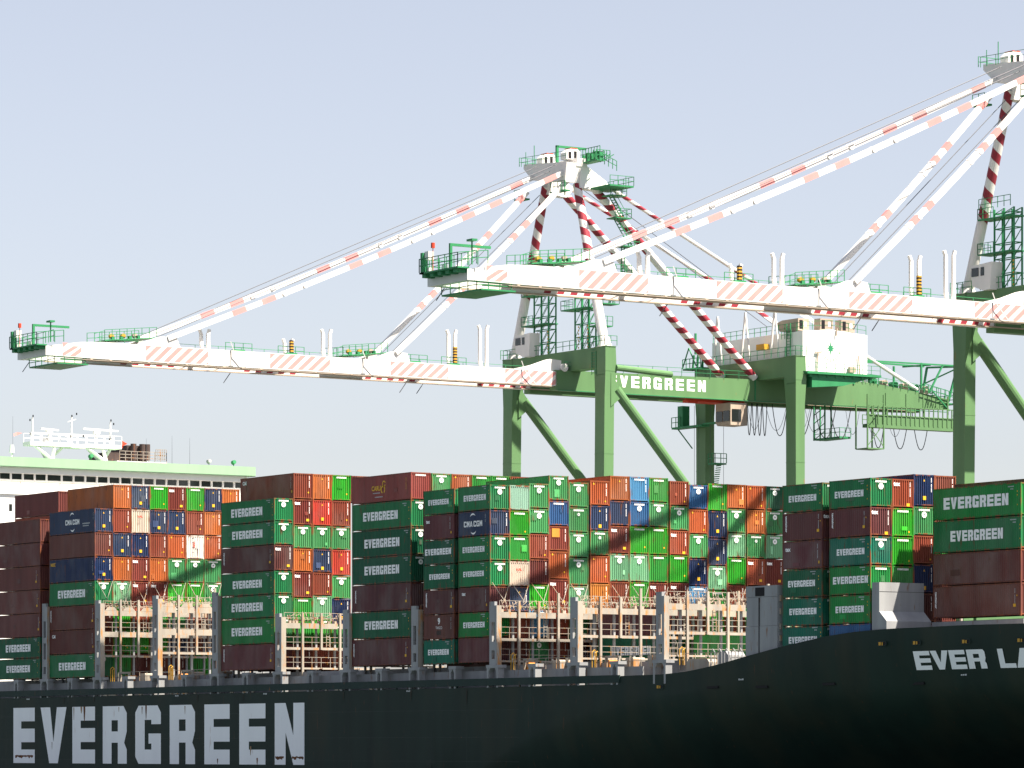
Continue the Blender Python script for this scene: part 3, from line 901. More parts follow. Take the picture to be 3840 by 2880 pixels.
b.rail([(-427, 1.3, 13.0), (-415.5, 1.3, 13.0)], 1.1, 1.8, .05)
b.rail([(-353.5, 1.3, 13.0), (-342, 1.3, 13.0)], 1.1, 1.8, .05)
b.rail([(-338.6, 1.3, 13.0), (-327, 1.3, 13.0)], 1.1, 1.8, .05)
b.rail([(-323.5, 1.3, 13.0), (-313, 1.3, 13.0)], 1.1, 1.8, .05)
b.build('deck_railing', M['cream'], ship)
# mooring deck step and equipment near the break of the forecastle
small('winch_housing', -322.5, -318.8, .8, 3.4, 12.4, 13.5, 'cream', .3)
small('winch_drum', -317.6, -316.0, 1.0, 3.0, 12.6, 14.2, 'gray', .4)
b = MB()
for i in range(5):
    X = -318.2 + i*1.1
    b.path([(X, .6, 12.6),(X, .6, 14.1),(X+.3,.6,14.4),(X+.6,.6,14.1),(X+.6,.6,12.8)], .05)
b.build('pipe_bends', M['gray'], ship)

# grey side tower in front of block F
b = MB()
b.box(-311.65, -306.7, -.12, .9, 13.3, 16.35)
b.box(-311.55, -306.72, -.10, .88, 16.37, 19.05)
b.box(-311.6, -306.7, -.12, .9, 19.07, 20.1)
b.box(-310.1, -308.7, -.16, -.10, 19.15, 19.95, 1)
b.box(-309.55, -309.47, -.18, -.10, 13.4, 19.0, 1)
for z in (18.6, 17.4, 16.0, 14.9): b.box(-306.68, -306.5, .1, .5, z, z+.55, 2)
b.build('side_tower', [M['gray'], M['dark'], M['cream']], ship)
# breakwater plate beside block G
b = MB()
prof = [(-292.65,15.0),(-291.6,15.0),(-290.55,15.0),(-290.55,16.35),(-291.6,17.25),(-291.6,19.85),(-292.65,19.85)]
b.prism([(x, .0, z) for x, z in prof if (x, z) != (-291.6,15.0)][::-1], (0, 5.1, 0))
b.box(-291.61, -291.585, .02, 5.08, 19.0, 19.03, 1)
b.build('breakwater', [M['gray'], M['dark']], ship)
b = MB(); b.box(-290.2, -277.5, 4.9, 42, 14.3, 16.3); b.box(-305.9, -293.0, 1.8, 43, 12.6, 13.55)
b.build('forward_hatch', M['gray'], ship)

# ------------------------------------------------------------------ deckhouse
HX = -487.36
house = MB(); house.box(-505, HX-.35, 4, 41.2, 11, 39.0); house.box(-503, HX-.1, -.6, 45.8, 38.2, 39.6)
house.box(-497, HX-1.0, .6, 44.6, 39.6, 41.2)
deckh = house.build('deckhouse', M['white'], ship)
def sub(name, b, mats, par=deckh): return b.build(name, mats, par)
b = MB(); b.box(-497, HX-.45, .0, 45.2, 41.0, 42.0); sub('eyebrow', b, M['tan'] if 0 else M['white'])
b = MB()
b.prism([(HX+.1,-1,41.75),(HX+.16,-1,41.85),(HX+.14,-1,43.05),(HX-.4,-1,43.05),(-498,-1,43.05),(-498,-1,41.75)][::-1], (0,47.2,0))
b.build('roof', M['palegreen'], ship)
y = -.2; i = 0
while y < 44.0:
    wd = 1.56
    if abs(y-15.6) < .3: wd = 2.05
    b = MB(); b.box(HX-.99, HX-.93, y+.08, y+wd-.05, 40.2, 40.93)
    sub('window', b, M['glass'])
    b = MB(); b.box(HX-.99, HX-.85, y-.09, y+.06, 39.9, 41.0)
    sub('window_post', b, M['white'])
    y += wd + .17
b = MB(); b.rail([(HX, -.5, 39.6), (HX, 45.7, 39.6)], .25, 6, .07, 0, 0); sub('wing_rail', b, M['tan'])
for y in (7.9, 9.6, 14.0, 20.0, 26.0):
    b = MB(); b.box(HX-.36, HX-.30, y, y+.42, 36.0, 36.9)
    sub('porthole_window', b, M['glass'])

# radar mast
b = MB()
RX = -489.4
b.box(RX-2.2, RX, 13.5, 19.6, 44.85, 45.35); b.box(RX-2.2, RX, 19.6, 21.6, 44.75, 45.25); b.box(RX-2.2, RX, 21.6, 27.0, 44.85, 45.35)
for yb_, tops in ((16.9, (14.0, 15.5, 17.2, 19.3)), (24.9, (21.6, 22.6, 24.2, 26.3))):
    for q, yt in enumerate(tops):
        b.tube((RX-.3 - 1.5*(q % 2), yb_, 43.0), (RX-.3 - 1.5*(q % 2), yt, 45.05), .25, 8, .2)
b.rail([(RX,13.6,45.35),(RX,27,45.35)], 1.2, 1.4, .05); b.rail([(RX-2.2,13.6,45.35),(RX-2.2,27,45.35)], 1.2, 1.4, .05)
for y, z in ((14.2,48.6),(19.95,48.9),(25.7,48.5)):
    b.tube((RX-.8, y, 45.3), (RX-.8, y, z), .16, 8, .09)
b.tube((RX-.8, 19.0, 46.3),(RX-.8, 20.9, 46.3), .05); b.tube((RX-.8, 19.4, 48.2),(RX-.8, 20.6, 48.6), .04)
b.box(RX-1.6, RX-.4, 16.0, 16.9, 45.35, 46.1)
mast = b.build('radar_mast', M['white'], ship)
for y0, y1, z, yc in ((15.2,17.75,47.1,16.4),(21.4,26.55,47.35,23.4)):
    b = MB(); b.prism([(RX-.4,y0,z-.12),(RX-.4,y1,z-.2),(RX-.4,y1,z+.0),(RX-.4,y0,z+.12)], (.25,0,0)); b.tube((RX-.3,yc,45.3),(RX-.3,yc,z-.5),.16,8); b.box(RX-.6,RX-.05,yc-.4,yc+.4,z-.6,z-.15)
    b.build('radar_scanner', M['white'], mast)
for y, z in ((14.2,48.75),(13.75,48.2),(13.8,46.4),(19.9,49.0),(20.6,49.3),(25.7,48.65),(26.1,48.2),(19.75,46.3),(25.5,46.1),(21.6,46.4)):
    b = MB(); b.tube((RX-.6,y,z-.14),(RX-.6,y,z+.14),.09,8)
    b.build('lamp', M['dark'], mast)
b = MB(); b.tube((-490,11.1,43),(-490,11.1,43.9),.12); b.tube((-490,11.1,43.8),(-490,11.1,44.8),.34,12,.26)
b.build('satellite_dome', M['white'], ship)
for y, z in ((11.25,48.6),(34.9,47),(37.6,46.8),(31.0,46.5)):
    b = MB(); b.tube((-490,y,43),(-490,y,z),.03,5,.012); b.build('whip_antenna', M['steel'], ship)
for y, mm in ((40.0,'gray'),(43.8,'green2'),(22.2,'green2')):
    b = MB(); b.tube((-489,y,43),(-489,y,43.4),.06); b.tube((-489.2,y,43.65),(-488.7,y,43.75),.32,10,.26); b.build('searchlight', M[mm], ship)
# funnel block behind the bridge
b = MB(); b.box(-527,-520,42.2,50.2,30,45.7); fun = b.build('funnel', M['white'], ship)
b = MB(); b.box(-527.5,-522,41.6,43.6,44,47.0); b.box(-527,-522,44.8,48.0,45.5,48.1); b.build('funnel_top', M['soot'], fun)
for y in (45.6,47.0,47.8): 
    b = MB(); b.tube((-521.5,y,46),(-521.5,y,48.3),.42,12); b.build('exhaust_pipe', M['soot'], fun)
b = MB(); b.rail([(-520,42.6,45.7),(-520,50.1,45.7)],1.4,.9,.07,0,2); b.rail([(-520,48.4,45.9),(-520,50.1,45.9)],1.6,.35,.07,0,1); b.build('funnel_railing', M['cream'], fun)
# flags flown from the mast
b = MB(); b.poly([(RX-.2,27.1,46.0),(RX-.3,28.0,45.62),(RX-.2,27.1,45.2)]); b.poly([(RX-.18,27.1,45.2),(RX-.28,28.0,45.62),(RX-.18,27.1,46.0)])
b.poly([(RX-.2,27.05,45.2),(RX-.25,27.3,45.1),(RX-.2,26.8,44.7)])
tag(b.build('signal_flag', M['red'], None, (RX,27,45)), 'small red pennant flying at the right end of the radar mast', 'flag')
b = MB(); b.poly([(-490,11.35,46.3),(-490.2,12.0,46.55),(-490.1,12.7,46.45),(-490.2,12.0,46.15),(-490,11.4,45.95)])
tag(b.build('courtesy_flag', M['salmon'], None, (-490,11.3,46)), 'faint pink and white flag left of the radar mast', 'flag')

# ------------------------------------------------------------------ ship-to-shore cranes
def part(name, b, mats, root, par=None):
    p = par or root
    return b.build(name, mats, p, tuple(root['org']))
N1, N0 = -418.4, -419.7      # near girder, outer and inner face
F1, F0 = -424.1, -425.4      # far girder
CX0 = -421.9
LXa, LXb = -432.3, -411.9    # leg lines
def make_crane(label):
    root = empty('harbour_crane', (CX0, 66, 4), label, 'crane', 'ship to shore cranes on the quay')
    G = M['green']; T = M['gwhite']
    # legs
    def leg(X, Y, z1, lean, top=1.0, dark=False):
        b = MB()
        y0 = Y - .65; y1 = Y + .65
        a = .97
        b.add([(X-a,y0,4),(X+a,y0,4),(X+a,y1,4),(X-a,y1,4),
               (X-a-.05,y0+lean*.8,z1-6),(X+a+.05,y0+lean*.8,z1-6),(X+a+.05,y1+lean*.8+.1,z1-6),(X-a-.05,y1+lean*.8+.1,z1-6),
               (X-a-.35,y0+lean,z1-2.9),(X+a+.1,y0+lean,z1-2.9),(X+a+.1,y1+lean+.35,z1-2.9),(X-a-.35,y1+lean+.35,z1-2.9),
               (X-a-.35,y0+lean,z1),(X+a+.1,y0+lean,z1),(X+a+.1,y1+lean+.2,z1),(X-a-.35,y1+lean+.2,z1)],
              [(0,3,2,1),(12,13,14,15)] + [(k*4+i, k*4+(i+1)%4, k*4+4+(i+1)%4, k*4+4+i) for k in range(3) for i in range(4)])
        b.box(X-a-.37,X+a+.12,y0+lean-.02,y1+lean+.37,z1-2.95,z1-2.88)
        b.box(X-a-.4,X+a+.15,y0+lean-.05,y1+lean+.25,z1,z1+.08)
        for z in (12, 19, 26, 33, 40.5):
            l_ = lean*.8*(z-4)/(z1-10)
            b.box(X-a-.06,X+a+.06,y0+l_-.03,y1+l_+.10,z,z+.09)
        for k in range(9):
            z = z1-3.6-k*.02 if k < 0 else z1-3.4
            b.box(X-a+.1+k*.22,X-a+.16+k*.22,y0+lean-.06,y0+lean,z,z+.12)
        return part('leg', b, G, root)
    leg(LXb, 51.7, 53.45, .45); leg(LXa-.1, 51.7, 53.5, .45)
    leg(LXb+.55, 80.5, 53.7, -.15); leg(LXa+1.7, 80.5, 53.5, -.15)
    # cross beams
    b = MB(); b.box(LXa+.8, LXb-1.3, 51.5, 53.0, 51.0, 53.5); part('cross_beam', b, G, root)
    b = MB(); b.box(LXa+2.6, LXb-.6, 79.75, 81.3, 51.25, 53.75); part('cross_beam', b, G, root)
    for X in (LXa, LXb):
        b = MB(); b.box(X-.8, X+.8, 53, 80, 18, 20); part('sill_beam', b, G, root)
        b = MB()
        b.tube((X+.7, 53.2, 48.4), (X+.4, 79.5, 20), .62, 14)
        b.prism([(X+.2,52.3,50.3),(X+.2,52.3,46.2),(X+.2,53.6,47.2),(X+.2,54.0,48.0)], (.9,0,0))
        part('diagonal_brace', b, G, root)
    b = MB(); b.tube((LXb+1.0, 53.0, 50.95), (LXb-1.0, 62.6, 50.75), .38, 12); part('tie_tube', b, M['green'], root)
    # boom and girder
    def boxgirder(x0, x1, prof, mats):
        b = MB()
        up = [(x0, y, z1) for y, z0, z1 in prof]; dn = [(x0, y, z0) for y, z0, z1 in prof]
        b.prism(up + dn[::-1], (x1-x0, 0, 0))
        return b
    bp_ = [(-18.78,49.3,50.46),(-15.2,49.25,51.0),(-12.5,49.22,51.15),(49.5,49.12,50.87)]
    nb = part('boom_girder', boxgirder(N0, N1, bp_, None), T, root)
    fb = part('boom_girder', boxgirder(F0, F1, bp_, None), T, root)
    def botz(y): return 49.25 - .0019*(y+15)
    def topz(y):
        for (a, _, p), (c, _, q) in zip(bp_, bp_[1:]):
            if a <= y <= c: return p + (q-p)*(y-a)/(c-a)
        return 50.9
    def stripes(X, ranges, sgn, pitch, wd, slant, mat, par, off):
        b = MB()
        for a, c in ranges:
            y = a - slant
            while y < c:
                pts = []
                z0, z1 = botz(y)+.08, topz(y)-.08
                # parallelogram clipped to [a, c]
                q = [(y, z0), (y+wd, z0), (y+wd+slant, z1), (y+slant, z1)]
                def clip(q, lim, keep):
                    out = []
                    for i in range(len(q)):
                        p0, p1 = q[i], q[(i+1) % len(q)]
                        in0 = (p0[0] >= lim) == keep or p0[0] == lim; in1 = (p1[0] >= lim) == keep or p1[0] == lim
                        if in0: out.append(p0)
                        if in0 != in1 and p1[0] != p0[0]:
                            t = (lim-p0[0])/(p1[0]-p0[0]); out.append((lim, p0[1]+(p1[1]-p0[1])*t))
                    return out
                q = clip(q, a, True)
                if q: q = clip(q, c, False)
                if len(q) > 2: b.poly([(X+off, u, v) for u, v in q])
                y += pitch
        return b
    rn = [(-17.5,-15.1),(-6.9,1.2),(9.4,17.5),(25.8,33.9),(42.0,49.3)]
    part('hazard_stripes', stripes(N1, rn, 1, 1.38, .74, 1.9, None, nb, .006), M['salmon'], root, nb)
    # start stripes one pitch early so clipped ones fill the left end
    rf = [(-7.9,.1),(8.4,16.7),(25,32.8),(41,48.8)]
    part('hazard_stripes', stripes(F1, rf, 1, 1.55, .80, .9, None, fb, .006), M['gred'], root, fb)  # deeper red paints shade into the far girder's stripes
    b = MB(); b.box(F0-.2, N1-.02, -19.6, -18.8, 49.3, 50.35); part('boom_cross_tie', b, T, root)
    for y in (-8, 2, 12, 22, 32, 42):
        b = MB(); b.box(F1, N0, y, y+.5, 50.0, 50.7); part('boom_cross_tie', b, T, root)
    for y in (4.2, 22.0, 44.4):
        b = MB(); b.box(N1, N1+.03, y-.06, y+.06, 49.2, topz(y)-.02); b.box(N1, N1+.05, y-.3, y+.3, 49.22, 49.34); part('splice_plate', b, M['gray'], root)
        b = MB(); b.bar((N1+.12,y-.1,topz(y)+1.0),(N1+.35,y+.25,topz(y)-.2),.09); b.bar((N1+.35,y+.25,topz(y)-.2),(N1+.3,y+1.9,49.1),.07); part('access_pole', b, T, root)
    b = MB()
    for k in range(26): b.box(N1+.0, N1+.05, -14+k*2.45, -13.7+k*2.45, 49.02, 49.2)
    b.box(N1-.2, N1+.04, -15, 49, 49.0, 49.06)
    part('rail_bracket', b, M['tan'], root)
    # trolley rails and walkway under the near girder
    b = MB(); b.box(N0-.3, N0-.02, -17, 108, 49.03, 49.2); part('trolley_rail', b, M['tan'], root)
    b = MB(); b.box(F1+.02, F1+.2, -17, 108, 49.08, 49.2); part('trolley_rail', b, M['tan'], root)
    b = MB()
    b.box(N0-1.1, N0-.4, -14, 48, 50.1, 50.16)
    for k in range(42):
        y = -14 + k*1.5
        b.box(N0-.38, N0-.02, y, y+.12, 49.15, 49.35)
    part('boom_walkway', b, M['tan'], root)
    gp = [(49.3,48.62,51.05),(79.4,48.65,51.35),(92.8,48.7,52.1),(99,48.75,51.7),(105.4,48.85,51.0),(110.4,48.95,50.3)]
    gn = part('main_girder', boxgirder(N0, N1, gp, None), G, root)
    gf = part('main_girder', boxgirder(F0, F1, gp, None), G, root)
    b = MB()
    for k, ch in enumerate('EVERGREEN'):
        y = 57.1 + (k-0)*1.67 - 0*.1
        y = 57.15 + k*1.68
        for pg in glyph(ch, 1.18/1.42, .36*1.18/1.42, .2):
            b.poly([(N1+.006, y + u*1.42, 49.42 + v*1.42) for u, v in pg])
    part('girder_lettering', b, M['mark'], root, gn)
    b = MB(); b.box(N1, N1+.05, 79.3, 79.5, 48.7, 51.3); b.box(N1, N1+.25, 49.6, 110, 48.55, 48.63); part('flange', b, M['green2'], root, gn)
    # boom hinge block
    b = MB(); b.prism([(N0-.2,43.5,50.9),(N0-.2,50.4,50.9),(N0-.2,50.4,52.3),(N0-.2,48.8,52.4),(N0-.2,46.5,51.6)], (1.1,0,0))
    b.tube((N0-.4,50.6,51.4),(N1+.1,50.6,51.4),.5,12); part('hinge_housing', b, T, root)
    # apex mast
    AL = Vector((-425.4, 52.5, 74.4)); AR = Vector((-418.5, 52.5, 73.9)); 
    for X, A in ((LXa+.2, AL), (LXb-.2, AR)):
        b = MB(); p = Vector((X, 52.25, 53.5))
        b.spiral(p, A, .62, 2.1, 0, 1, 18, .32, 1, .52)
        b.tube(p, p+Vector((0,0,1.1)), .95, 14, .62)
        part('mast_leg', b, [T, M['gred']], root)
    for X, e, tz in ((-425.4, (-425.4,79.4,52.1), 74.0), (-418.5, (-418.5,79.4,51.5), 73.7)):
        b = MB(); b.spiral((X, 53.6, tz+1.2), e, .50, 1.9, 0, 1, 18, .0, 1, None, (.36, .56)); part('back_strut', b, [T, M['gred']], root)
    # rear stays to the tail
    for X, e in ((-418.5, (-418.5,105.4,51.3)), (-425.4, (-425.4,105.4,51.3))):
        b = MB(); b.spiral((X, 56.0, 74.5), e, .24, 2.4, 0, 1, 10, .03, .62, None, (.22,.4)); part('rear_stay', b, [T, M['gred']], root)
    # forestays, each a flat bar in linked lengths
    def stay(name, X, p, q, wd, segs, xw=.48):
        p = Vector((X, *p)); q = Vector((X, *q)); b = MB()
        L = q - p
        sag = lambda t: Vector((0, 0, -.6*math.sin(math.pi*t)*(L.length/60)))
        n = 14
        for i in range(n):
            a = p + L*(i/n) + sag(i/n); c = p + L*((i+1)/n) + sag((i+1)/n)
            b.bar(a, c, xw, wd, 0)
            for s0, s1 in segs:
                if s0 <= (i+.5)/n <= s1:
                    u = (c-a).normalized(); nn = 1
                    for k in range(nn):
                        m0 = a.lerp(c, (k+.15)/nn); m1 = a.lerp(c, (k+.6)/nn)
                        b.bar(m0, m1, xw+.03, wd+.03, 1)
        for t in (.28,.33,.6,.65):
            c = p + L*t + sag(t)
            b.tube(c-Vector((.34,0,0)), c+Vector((.34,0,0)), wd*.6, 12)
        part(name, b, [T, M['salmon']], root)
    stay('outer_forestay', -418.6, (-4.0,52.0), (51.0,75.4), .56, [(.12,.28),(.42,.56),(.72,.84),(.92,1)])
    stay('outer_forestay', -425.2, (-4.6,52.3), (50.4,75.3), .56, [(.12,.28),(.42,.56),(.72,.84),(.92,1)])
    stay('inner_forestay', -418.6, (26.6,51.9), (51.5,74.6), .52, [(.3,.42),(.62,.76)], .6)
    stay('inner_forestay', -425.2, (27.4,52.2), (49.6,73.5), .52, [(.3,.42),(.62,.76),(.9,1)], .6)
    # hoist wires
    for X, p, q in ((-419.5,(-5,52.6),(50.2,76.3)),(-424.0,(-5,52.6),(50.2,76.5)),(-421,(-5,52.0),(50.2,75.6)),(-420.5,(27,52),(50.5,73.2)),(-423,(27,52),(50,72.9)),(-422,(55,74.3),(84,58.5)),(-420,(55,74.3),(84,58.3))):
        b = MB(); b.tube((X,*p),(X,*q),.045,5); part('hoist_wire', b, M['steel'], root)
    # apex head: beam, pulley housings, platforms, davit
    b = MB()
    b.prism([(-427.2,50.4,77.2),(-427.2,50.4,76.6),(-425.2,50.4,75.0),(-418.0,50.4,74.0),(-417.6,50.4,76.4)], (0,2.2,0))
    b.box(-427.0, -417.6, 51.9, 53.4, 76.0, 77.0)
    b.prism([(-418.9,52.6,76.6),(-418.9,56.4,74.4),(-418.9,55.2,73.2),(-418.9,52.4,73.4)], (1.2,0,0))
    b.prism([(-426.0,52.6,76.6),(-426.0,56.4,74.4),(-426.0,55.2,73.2),(-426.0,52.4,73.4)], (1.2,0,0))
    head = part('mast_head', b, T, root)
    for X in (-425.0, -419.7):
        b = MB()
        b.prism([(X,50.9,76.9),(X,52.9,76.9),(X,52.9,77.9),(X,52.4,78.3),(X,51.5,78.2),(X,50.9,77.7)], (1.3,0,0))
        b.box(X+1.31, X+1.33, 51.2, 51.6, 77.0, 77.8, 1); b.box(X+1.31, X+1.33, 52.0, 52.4, 77.0, 77.9, 1)
        b.box(X-.02, X+1.32, 51.5, 52.5, 78.2, 78.3, 2)
        part('sheave_housing', b, [T, M['dark'], M['red']], root, head)
    b = MB()
    b.box(-421.9,-421.6,51.6,51.9,76.9,79.0); b.box(-421.9,-421.6,51.6,56.0,78.75,79.0); part('davit', b, M['green2'], root, head)
    b = MB()
    b.rail([(-427.4,49.9,76.9),(-427.4,53.5,76.9)],1.1,1.2,.06); b.rail([(-427.4,50.2,76.9),(-417.4,50.2,76.6)],1.1,2.4,.05)
    b.box(-419,-413.5,54,57.5,73.3,73.5); b.rail([(-413.5,54,73.5),(-413.5,57.5,73.5)],1.1,1.2,.06); b.rail([(-419,57.5,73.5),(-413.5,57.5,73.5)],1.1,1.2,.06)
    b.box(-427.5,-425.5,49.2,50.2,72.6,72.8); b.rail([(-427.5,49.2,72.8),(-425.5,49.2,72.8)],1.1,1,.06)
    b.box(-420.5,-414.5,52.8,54,76.4,76.55)
    for k in range(7): b.bar((-418+k*.5, 54.0, 76.5),(-417.6+k*.5, 54.4+.15*k, 78.2-.15*k),.10)
    b.rail([(-419,54.2,76.5),(-415,54.2,76.5)],1.2,.7,.07); b.rail([(-415,53,76.5),(-415,56,75.4)],1.2,.6,.07)
    b.rail([(-419.5,53.2,76.9),(-414.5,53.2,76.9)],1.3,.6,.07); b.rail([(-414.4,52.6,76.5),(-414.4,54.6,76.5)],1.2,.5,.07)
    for k in range(5): b.box(-418.6+k*.85, -418.2+k*.85, 53.3, 53.9, 76.6, 77.5+.2*(k%2))
    b.bar((-418,50.4,74.2),(-418,50.4,72.4),.12); b.rail([(-420.6,50.0,73.0),(-417.4,50.0,72.9)],1.2,.9,.06); b.box(-420.6,-417.4,49.9,50.8,72.85,73.0)
    b.bar((-424.5,50.2,76.9),(-424.5,50.2,79.2),.07); b.bar((-426.4,50.2,76.9),(-426.4,50.2,78.6),.06)
    part('head_platform', b, M['green2'], root, head)
    # zigzag stair along the right mast leg and back strut
    b = MB()
    lv = [(56.3,72.6),(57.0,69.9),(58.2,66.5),(57.0,63.0),(55.2,59.3)]
    for k, (y, z) in enumerate(lv):
        b.box(-417.5,-415.6,y-.8,y+1.6,z-.12,z); b.rail([(-415.6,y-.8,z),(-415.6,y+1.6,z)],1.1,.8,.06); b.rail([(-417.5,y+1.6,z),(-415.6,y+1.6,z)],1.1,.9,.06)
        if k: 
            y1, z1 = lv[k-1]
            for s_ in (-.35,.35): b.bar((-416.4+s_,y+.9,z),(-416.4+s_,y1-.3,z1),.09)
            n = 9
            for i in range(n):
                t = i/n; b.bar((-416.8,y+.9+(y1-.3-y-.9)*t,z+(z1-z)*t),(-416.0,y+.9+(y1-.3-y-.9)*t,z+(z1-z)*t),.10)
            for s_ in (-.35,.35): b.bar((-416.4+s_,y+.9,z+1),(-416.4+s_,y1-.3,z1+1),.05)
    part('mast_stair', b, M['green2'], root)
    # lattice lift towers on the waterside beam
    def lattice(x0, x1, y0, y1, z0, z1):
        b = MB()
        for X in (x0, (x0+x1)/2, x1):
            for Y in (y0, y1): b.bar((X,Y,z0),(X,Y,z1),.15)
        z = z0
        while z < z1 - .3:
            h = min(1.6, z1-z)
            for Y in (y0, y1):
                b.bar((x0,Y,z),(x1,Y,z),.10); b.bar((x0,Y,z),((x0+x1)/2,Y,z+h),.06); b.bar((x1,Y,z+h),((x0+x1)/2,Y,z),.06)
            b.bar((x0,y0,z),(x0,y1,z),.10); b.bar((x1,y0,z),(x1,y1,z),.10); b.bar((x1,y0,z),(x1,y1,z+h),.06)
            z += h
        for X in (x0+.9, x1):
            for k in range(7):
                b.box(X-.10, X+.10, y0-.11, y0-.08, z0+.2+k*.42, z0+.41+k*.42, 1)
        return b
    b = lattice(-427.4,-424.2,52.1,53.2,53.5,62.0)
    for z in (57.3, 61.0):
        b.box(-429.6,-424.0,51.6,53.4,z,z+.14); b.rail([(-429.6,51.6,z+.1),(-427,51.6,z+.1)],1.15,1,.06); b.rail([(-429.6,51.6,z+.1),(-429.6,53.4,z+.1)],1.15,.9,.06)
    b.rail([(-429.4,51.6,62.1),(-424.2,51.6,62.1)],1.15,1,.06)
    part('lift_tower', b, [M['green2'], M['hazy']], root)
    b = lattice(-418.3,-415.4,52.1,53.2,53.5,61.0)
    b.box(-420.7,-415.2,51.6,53.4,58.5,58.64); b.rail([(-420.7,51.6,58.6),(-418,51.6,58.6)],1.15,1,.06); b.rail([(-420.7,51.6,58.6),(-420.7,53.4,58.6)],1.15,.9,.06)
    b.box(-415.8,-413.8,52.2,54.6,56.2,56.34); b.rail([(-413.8,52.2,56.3),(-413.8,54.6,56.3)],1.15,.9,.06)
    part('lift_tower', b, [M['green2'], M['hazy']], root)
    b = MB()
    b.rail([(LXa-1,51.35,53.55),(LXb-.5,51.35,53.55)],1.15,1.5,.06); b.rail([(LXb-1.2,51.3,53.6),(LXb+1.2,51.3,53.6),(LXb+1.2,53.1,53.6)],1.15,1,.06)
    b.rail([(LXa-1.4,51.2,53.6),(LXa-1.4,53.2,53.6)],1.15,.9,.06)
    b.rail([(LXa+1,79.6,53.8),(LXb-.5,79.6,53.8)],1.15,1.4,.06); b.rail([(LXb-.4,79.6,53.8),(LXb+1.7,79.6,53.8),(LXb+1.7,81.3,53.8)],1.15,1,.06)
    b.rail([(N1+.1,50.5,51.1),(N1+.1,79,51.3)],1.0,2.2,.05); b.rail([(N1+.1,92.8,52.1),(N1+.1,110,50.4)],1.1,1.2,.05)
    b.rail([(N0,-12,51.2),(N0,49,50.95)],.45,3.1,.045,0,0)
    for X in (LXb-1.8, LXb-.9):
        b.bar((X,51.45,53),(X,51.45,46.5) if 0 else (X,51.45,50.2),.06)
    for k in range(9): b.bar((LXb-1.8,51.45,50.4+k*.35),(LXb-.9,51.45,50.4+k*.35),.05)
    part('walkway_railing', b, M['green2'], root)
    # control cabin at waterside beam
    b = MB(); b.prism([(-429.5,50.6,56.1),(-429.3,50.6,54.0),(-427.6,50.6,53.4),(-426.3,50.6,53.4),(-426.1,50.6,56.3)], (0,1.5,0))
    cab = part('checker_cabin', b, M['gwhite'], root)
    for x0, x1 in ((-429.35,-428.2),(-427.85,-427.3)):
        b = MB(); b.box(x0,x1,50.55,50.60,54.95,55.85); part('window', b, M['glass'], root, cab)
    # tip platform
    b = MB()
    b.box(F0+.4, N1+.3, -20.9, -19.6, 50.35, 50.5)
    for k in range(5): b.box(F0+.6+k*1.4, F0+1.2+k*1.4, -20.7, -19.6, 50.0, 50.35)
    b.box(F0+.4, F0+1.2, -20.9, -17, 50.35, 50.5)
    b.rail([(F0+.4,-20.9,50.5),(N1+.3,-20.9,50.5),(N1+.3,-17.5,50.9)],1.3,1.1,.07); b.rail([(F0+.4,-20.9,50.5),(F0+.4,-17.5,50.5)],1.3,1.1,.07)
    b.rail([(F0-1,-18.6,50.7),(N1,-18.6,50.9)],1.3,1.4,.06)
    b.box(F0+.45, F0+.85, -20.8,-20.2, 50.5, 52.4)
    b.box(-421.1,-420.85,-20.0,-19.75,50.5,53.0); b.box(-421.1,-420.85,-19.75,-15.4,52.75,53.0)
    b.tube((-419.2,-18.6,50.9),(-419.2,-18.6,53.2),.08); b.box(-419.7,-418.7,-18.9,-18.3,53.1,53.3)
    b.box(F0+.6, N0+2.0, -18.5, -14.6, 48.35, 48.5); b.rail([(N0+1.2,-18.5,48.5),(N0+1.2,-14.6,48.5)],.9,1.2,.07); b.rail([(F0+.6,-18.5,48.5),(N0+1.2,-18.5,48.5)],.9,1.6,.07)
    tip = part('tip_platform', b, M['green2'], root)
    b = MB(); b.box(F0+.9,F0+1.6,-20.6,-20.0,51.7,52.5); b.box(F0+.4,F0+1.2,-20.3,-19.9,50.5,51.0); b.box(-421.9,-421.4,-20.3,-19.9,50.5,51.0); part('floodlight', b, M['gwhite'], root, tip)
    b = MB(); b.tube((F0+2.4,-20.6,50.5),(F0+2.4,-20.6,52.9),.04); b.tube((F0+2.4,-20.6,52.7),(F0+2.4,-20.6,53.2),.2,8); part('beacon', b, M['red'], root, tip)
    # forestay anchor platforms on the boom
    for y0, y1, zz in ((-11.5,-4.8,51.2),(20.0,26.2,51.1)):
        b = MB()
        b.prism([(N0-.1,y0+3.6,zz-.1),(N0-.1,y1+2.4,zz-.1),(N0-.1,y1+2.0,zz+.9),(N0-.1,y1,zz+1.0)], (1.3,0,0))
        part('stay_anchor', b, T, root); b = MB()
        b.prism([(F0,y0+3.6,zz-.1),(F0,y1+2.4,zz-.1),(F0,y1+2.0,zz+.9),(F0,y1,zz+1.0)], (1.3,0,0))
        part('stay_anchor', b, T, root)
        b = MB()
        b.prism([(F1,y0,zz+.25),(F1,y1,zz+.9),(F1,y1,zz+1.0),(F1,y0,zz+.35)], (N0-F1,0,0))
        b.rail([(N0,y0,zz+.3),(N0,y1,zz+.95)],1.2,.9,.06); b.rail([(F1,y0,zz+.3),(F1,y1,zz+.95)],1.2,.9,.06); b.rail([(N0,y0-1.3,zz-.1),(N0,y0,zz+.3)],1.1,.7,.06)
        for k in range(4): b.box(N0-.5,N0-.1,y0+1+k*1.1,y0+1.35+k*1.1,zz+.4+.1*k,zz+.8+.1*k)
        part('anchor_platform', b, M['green2'], root)
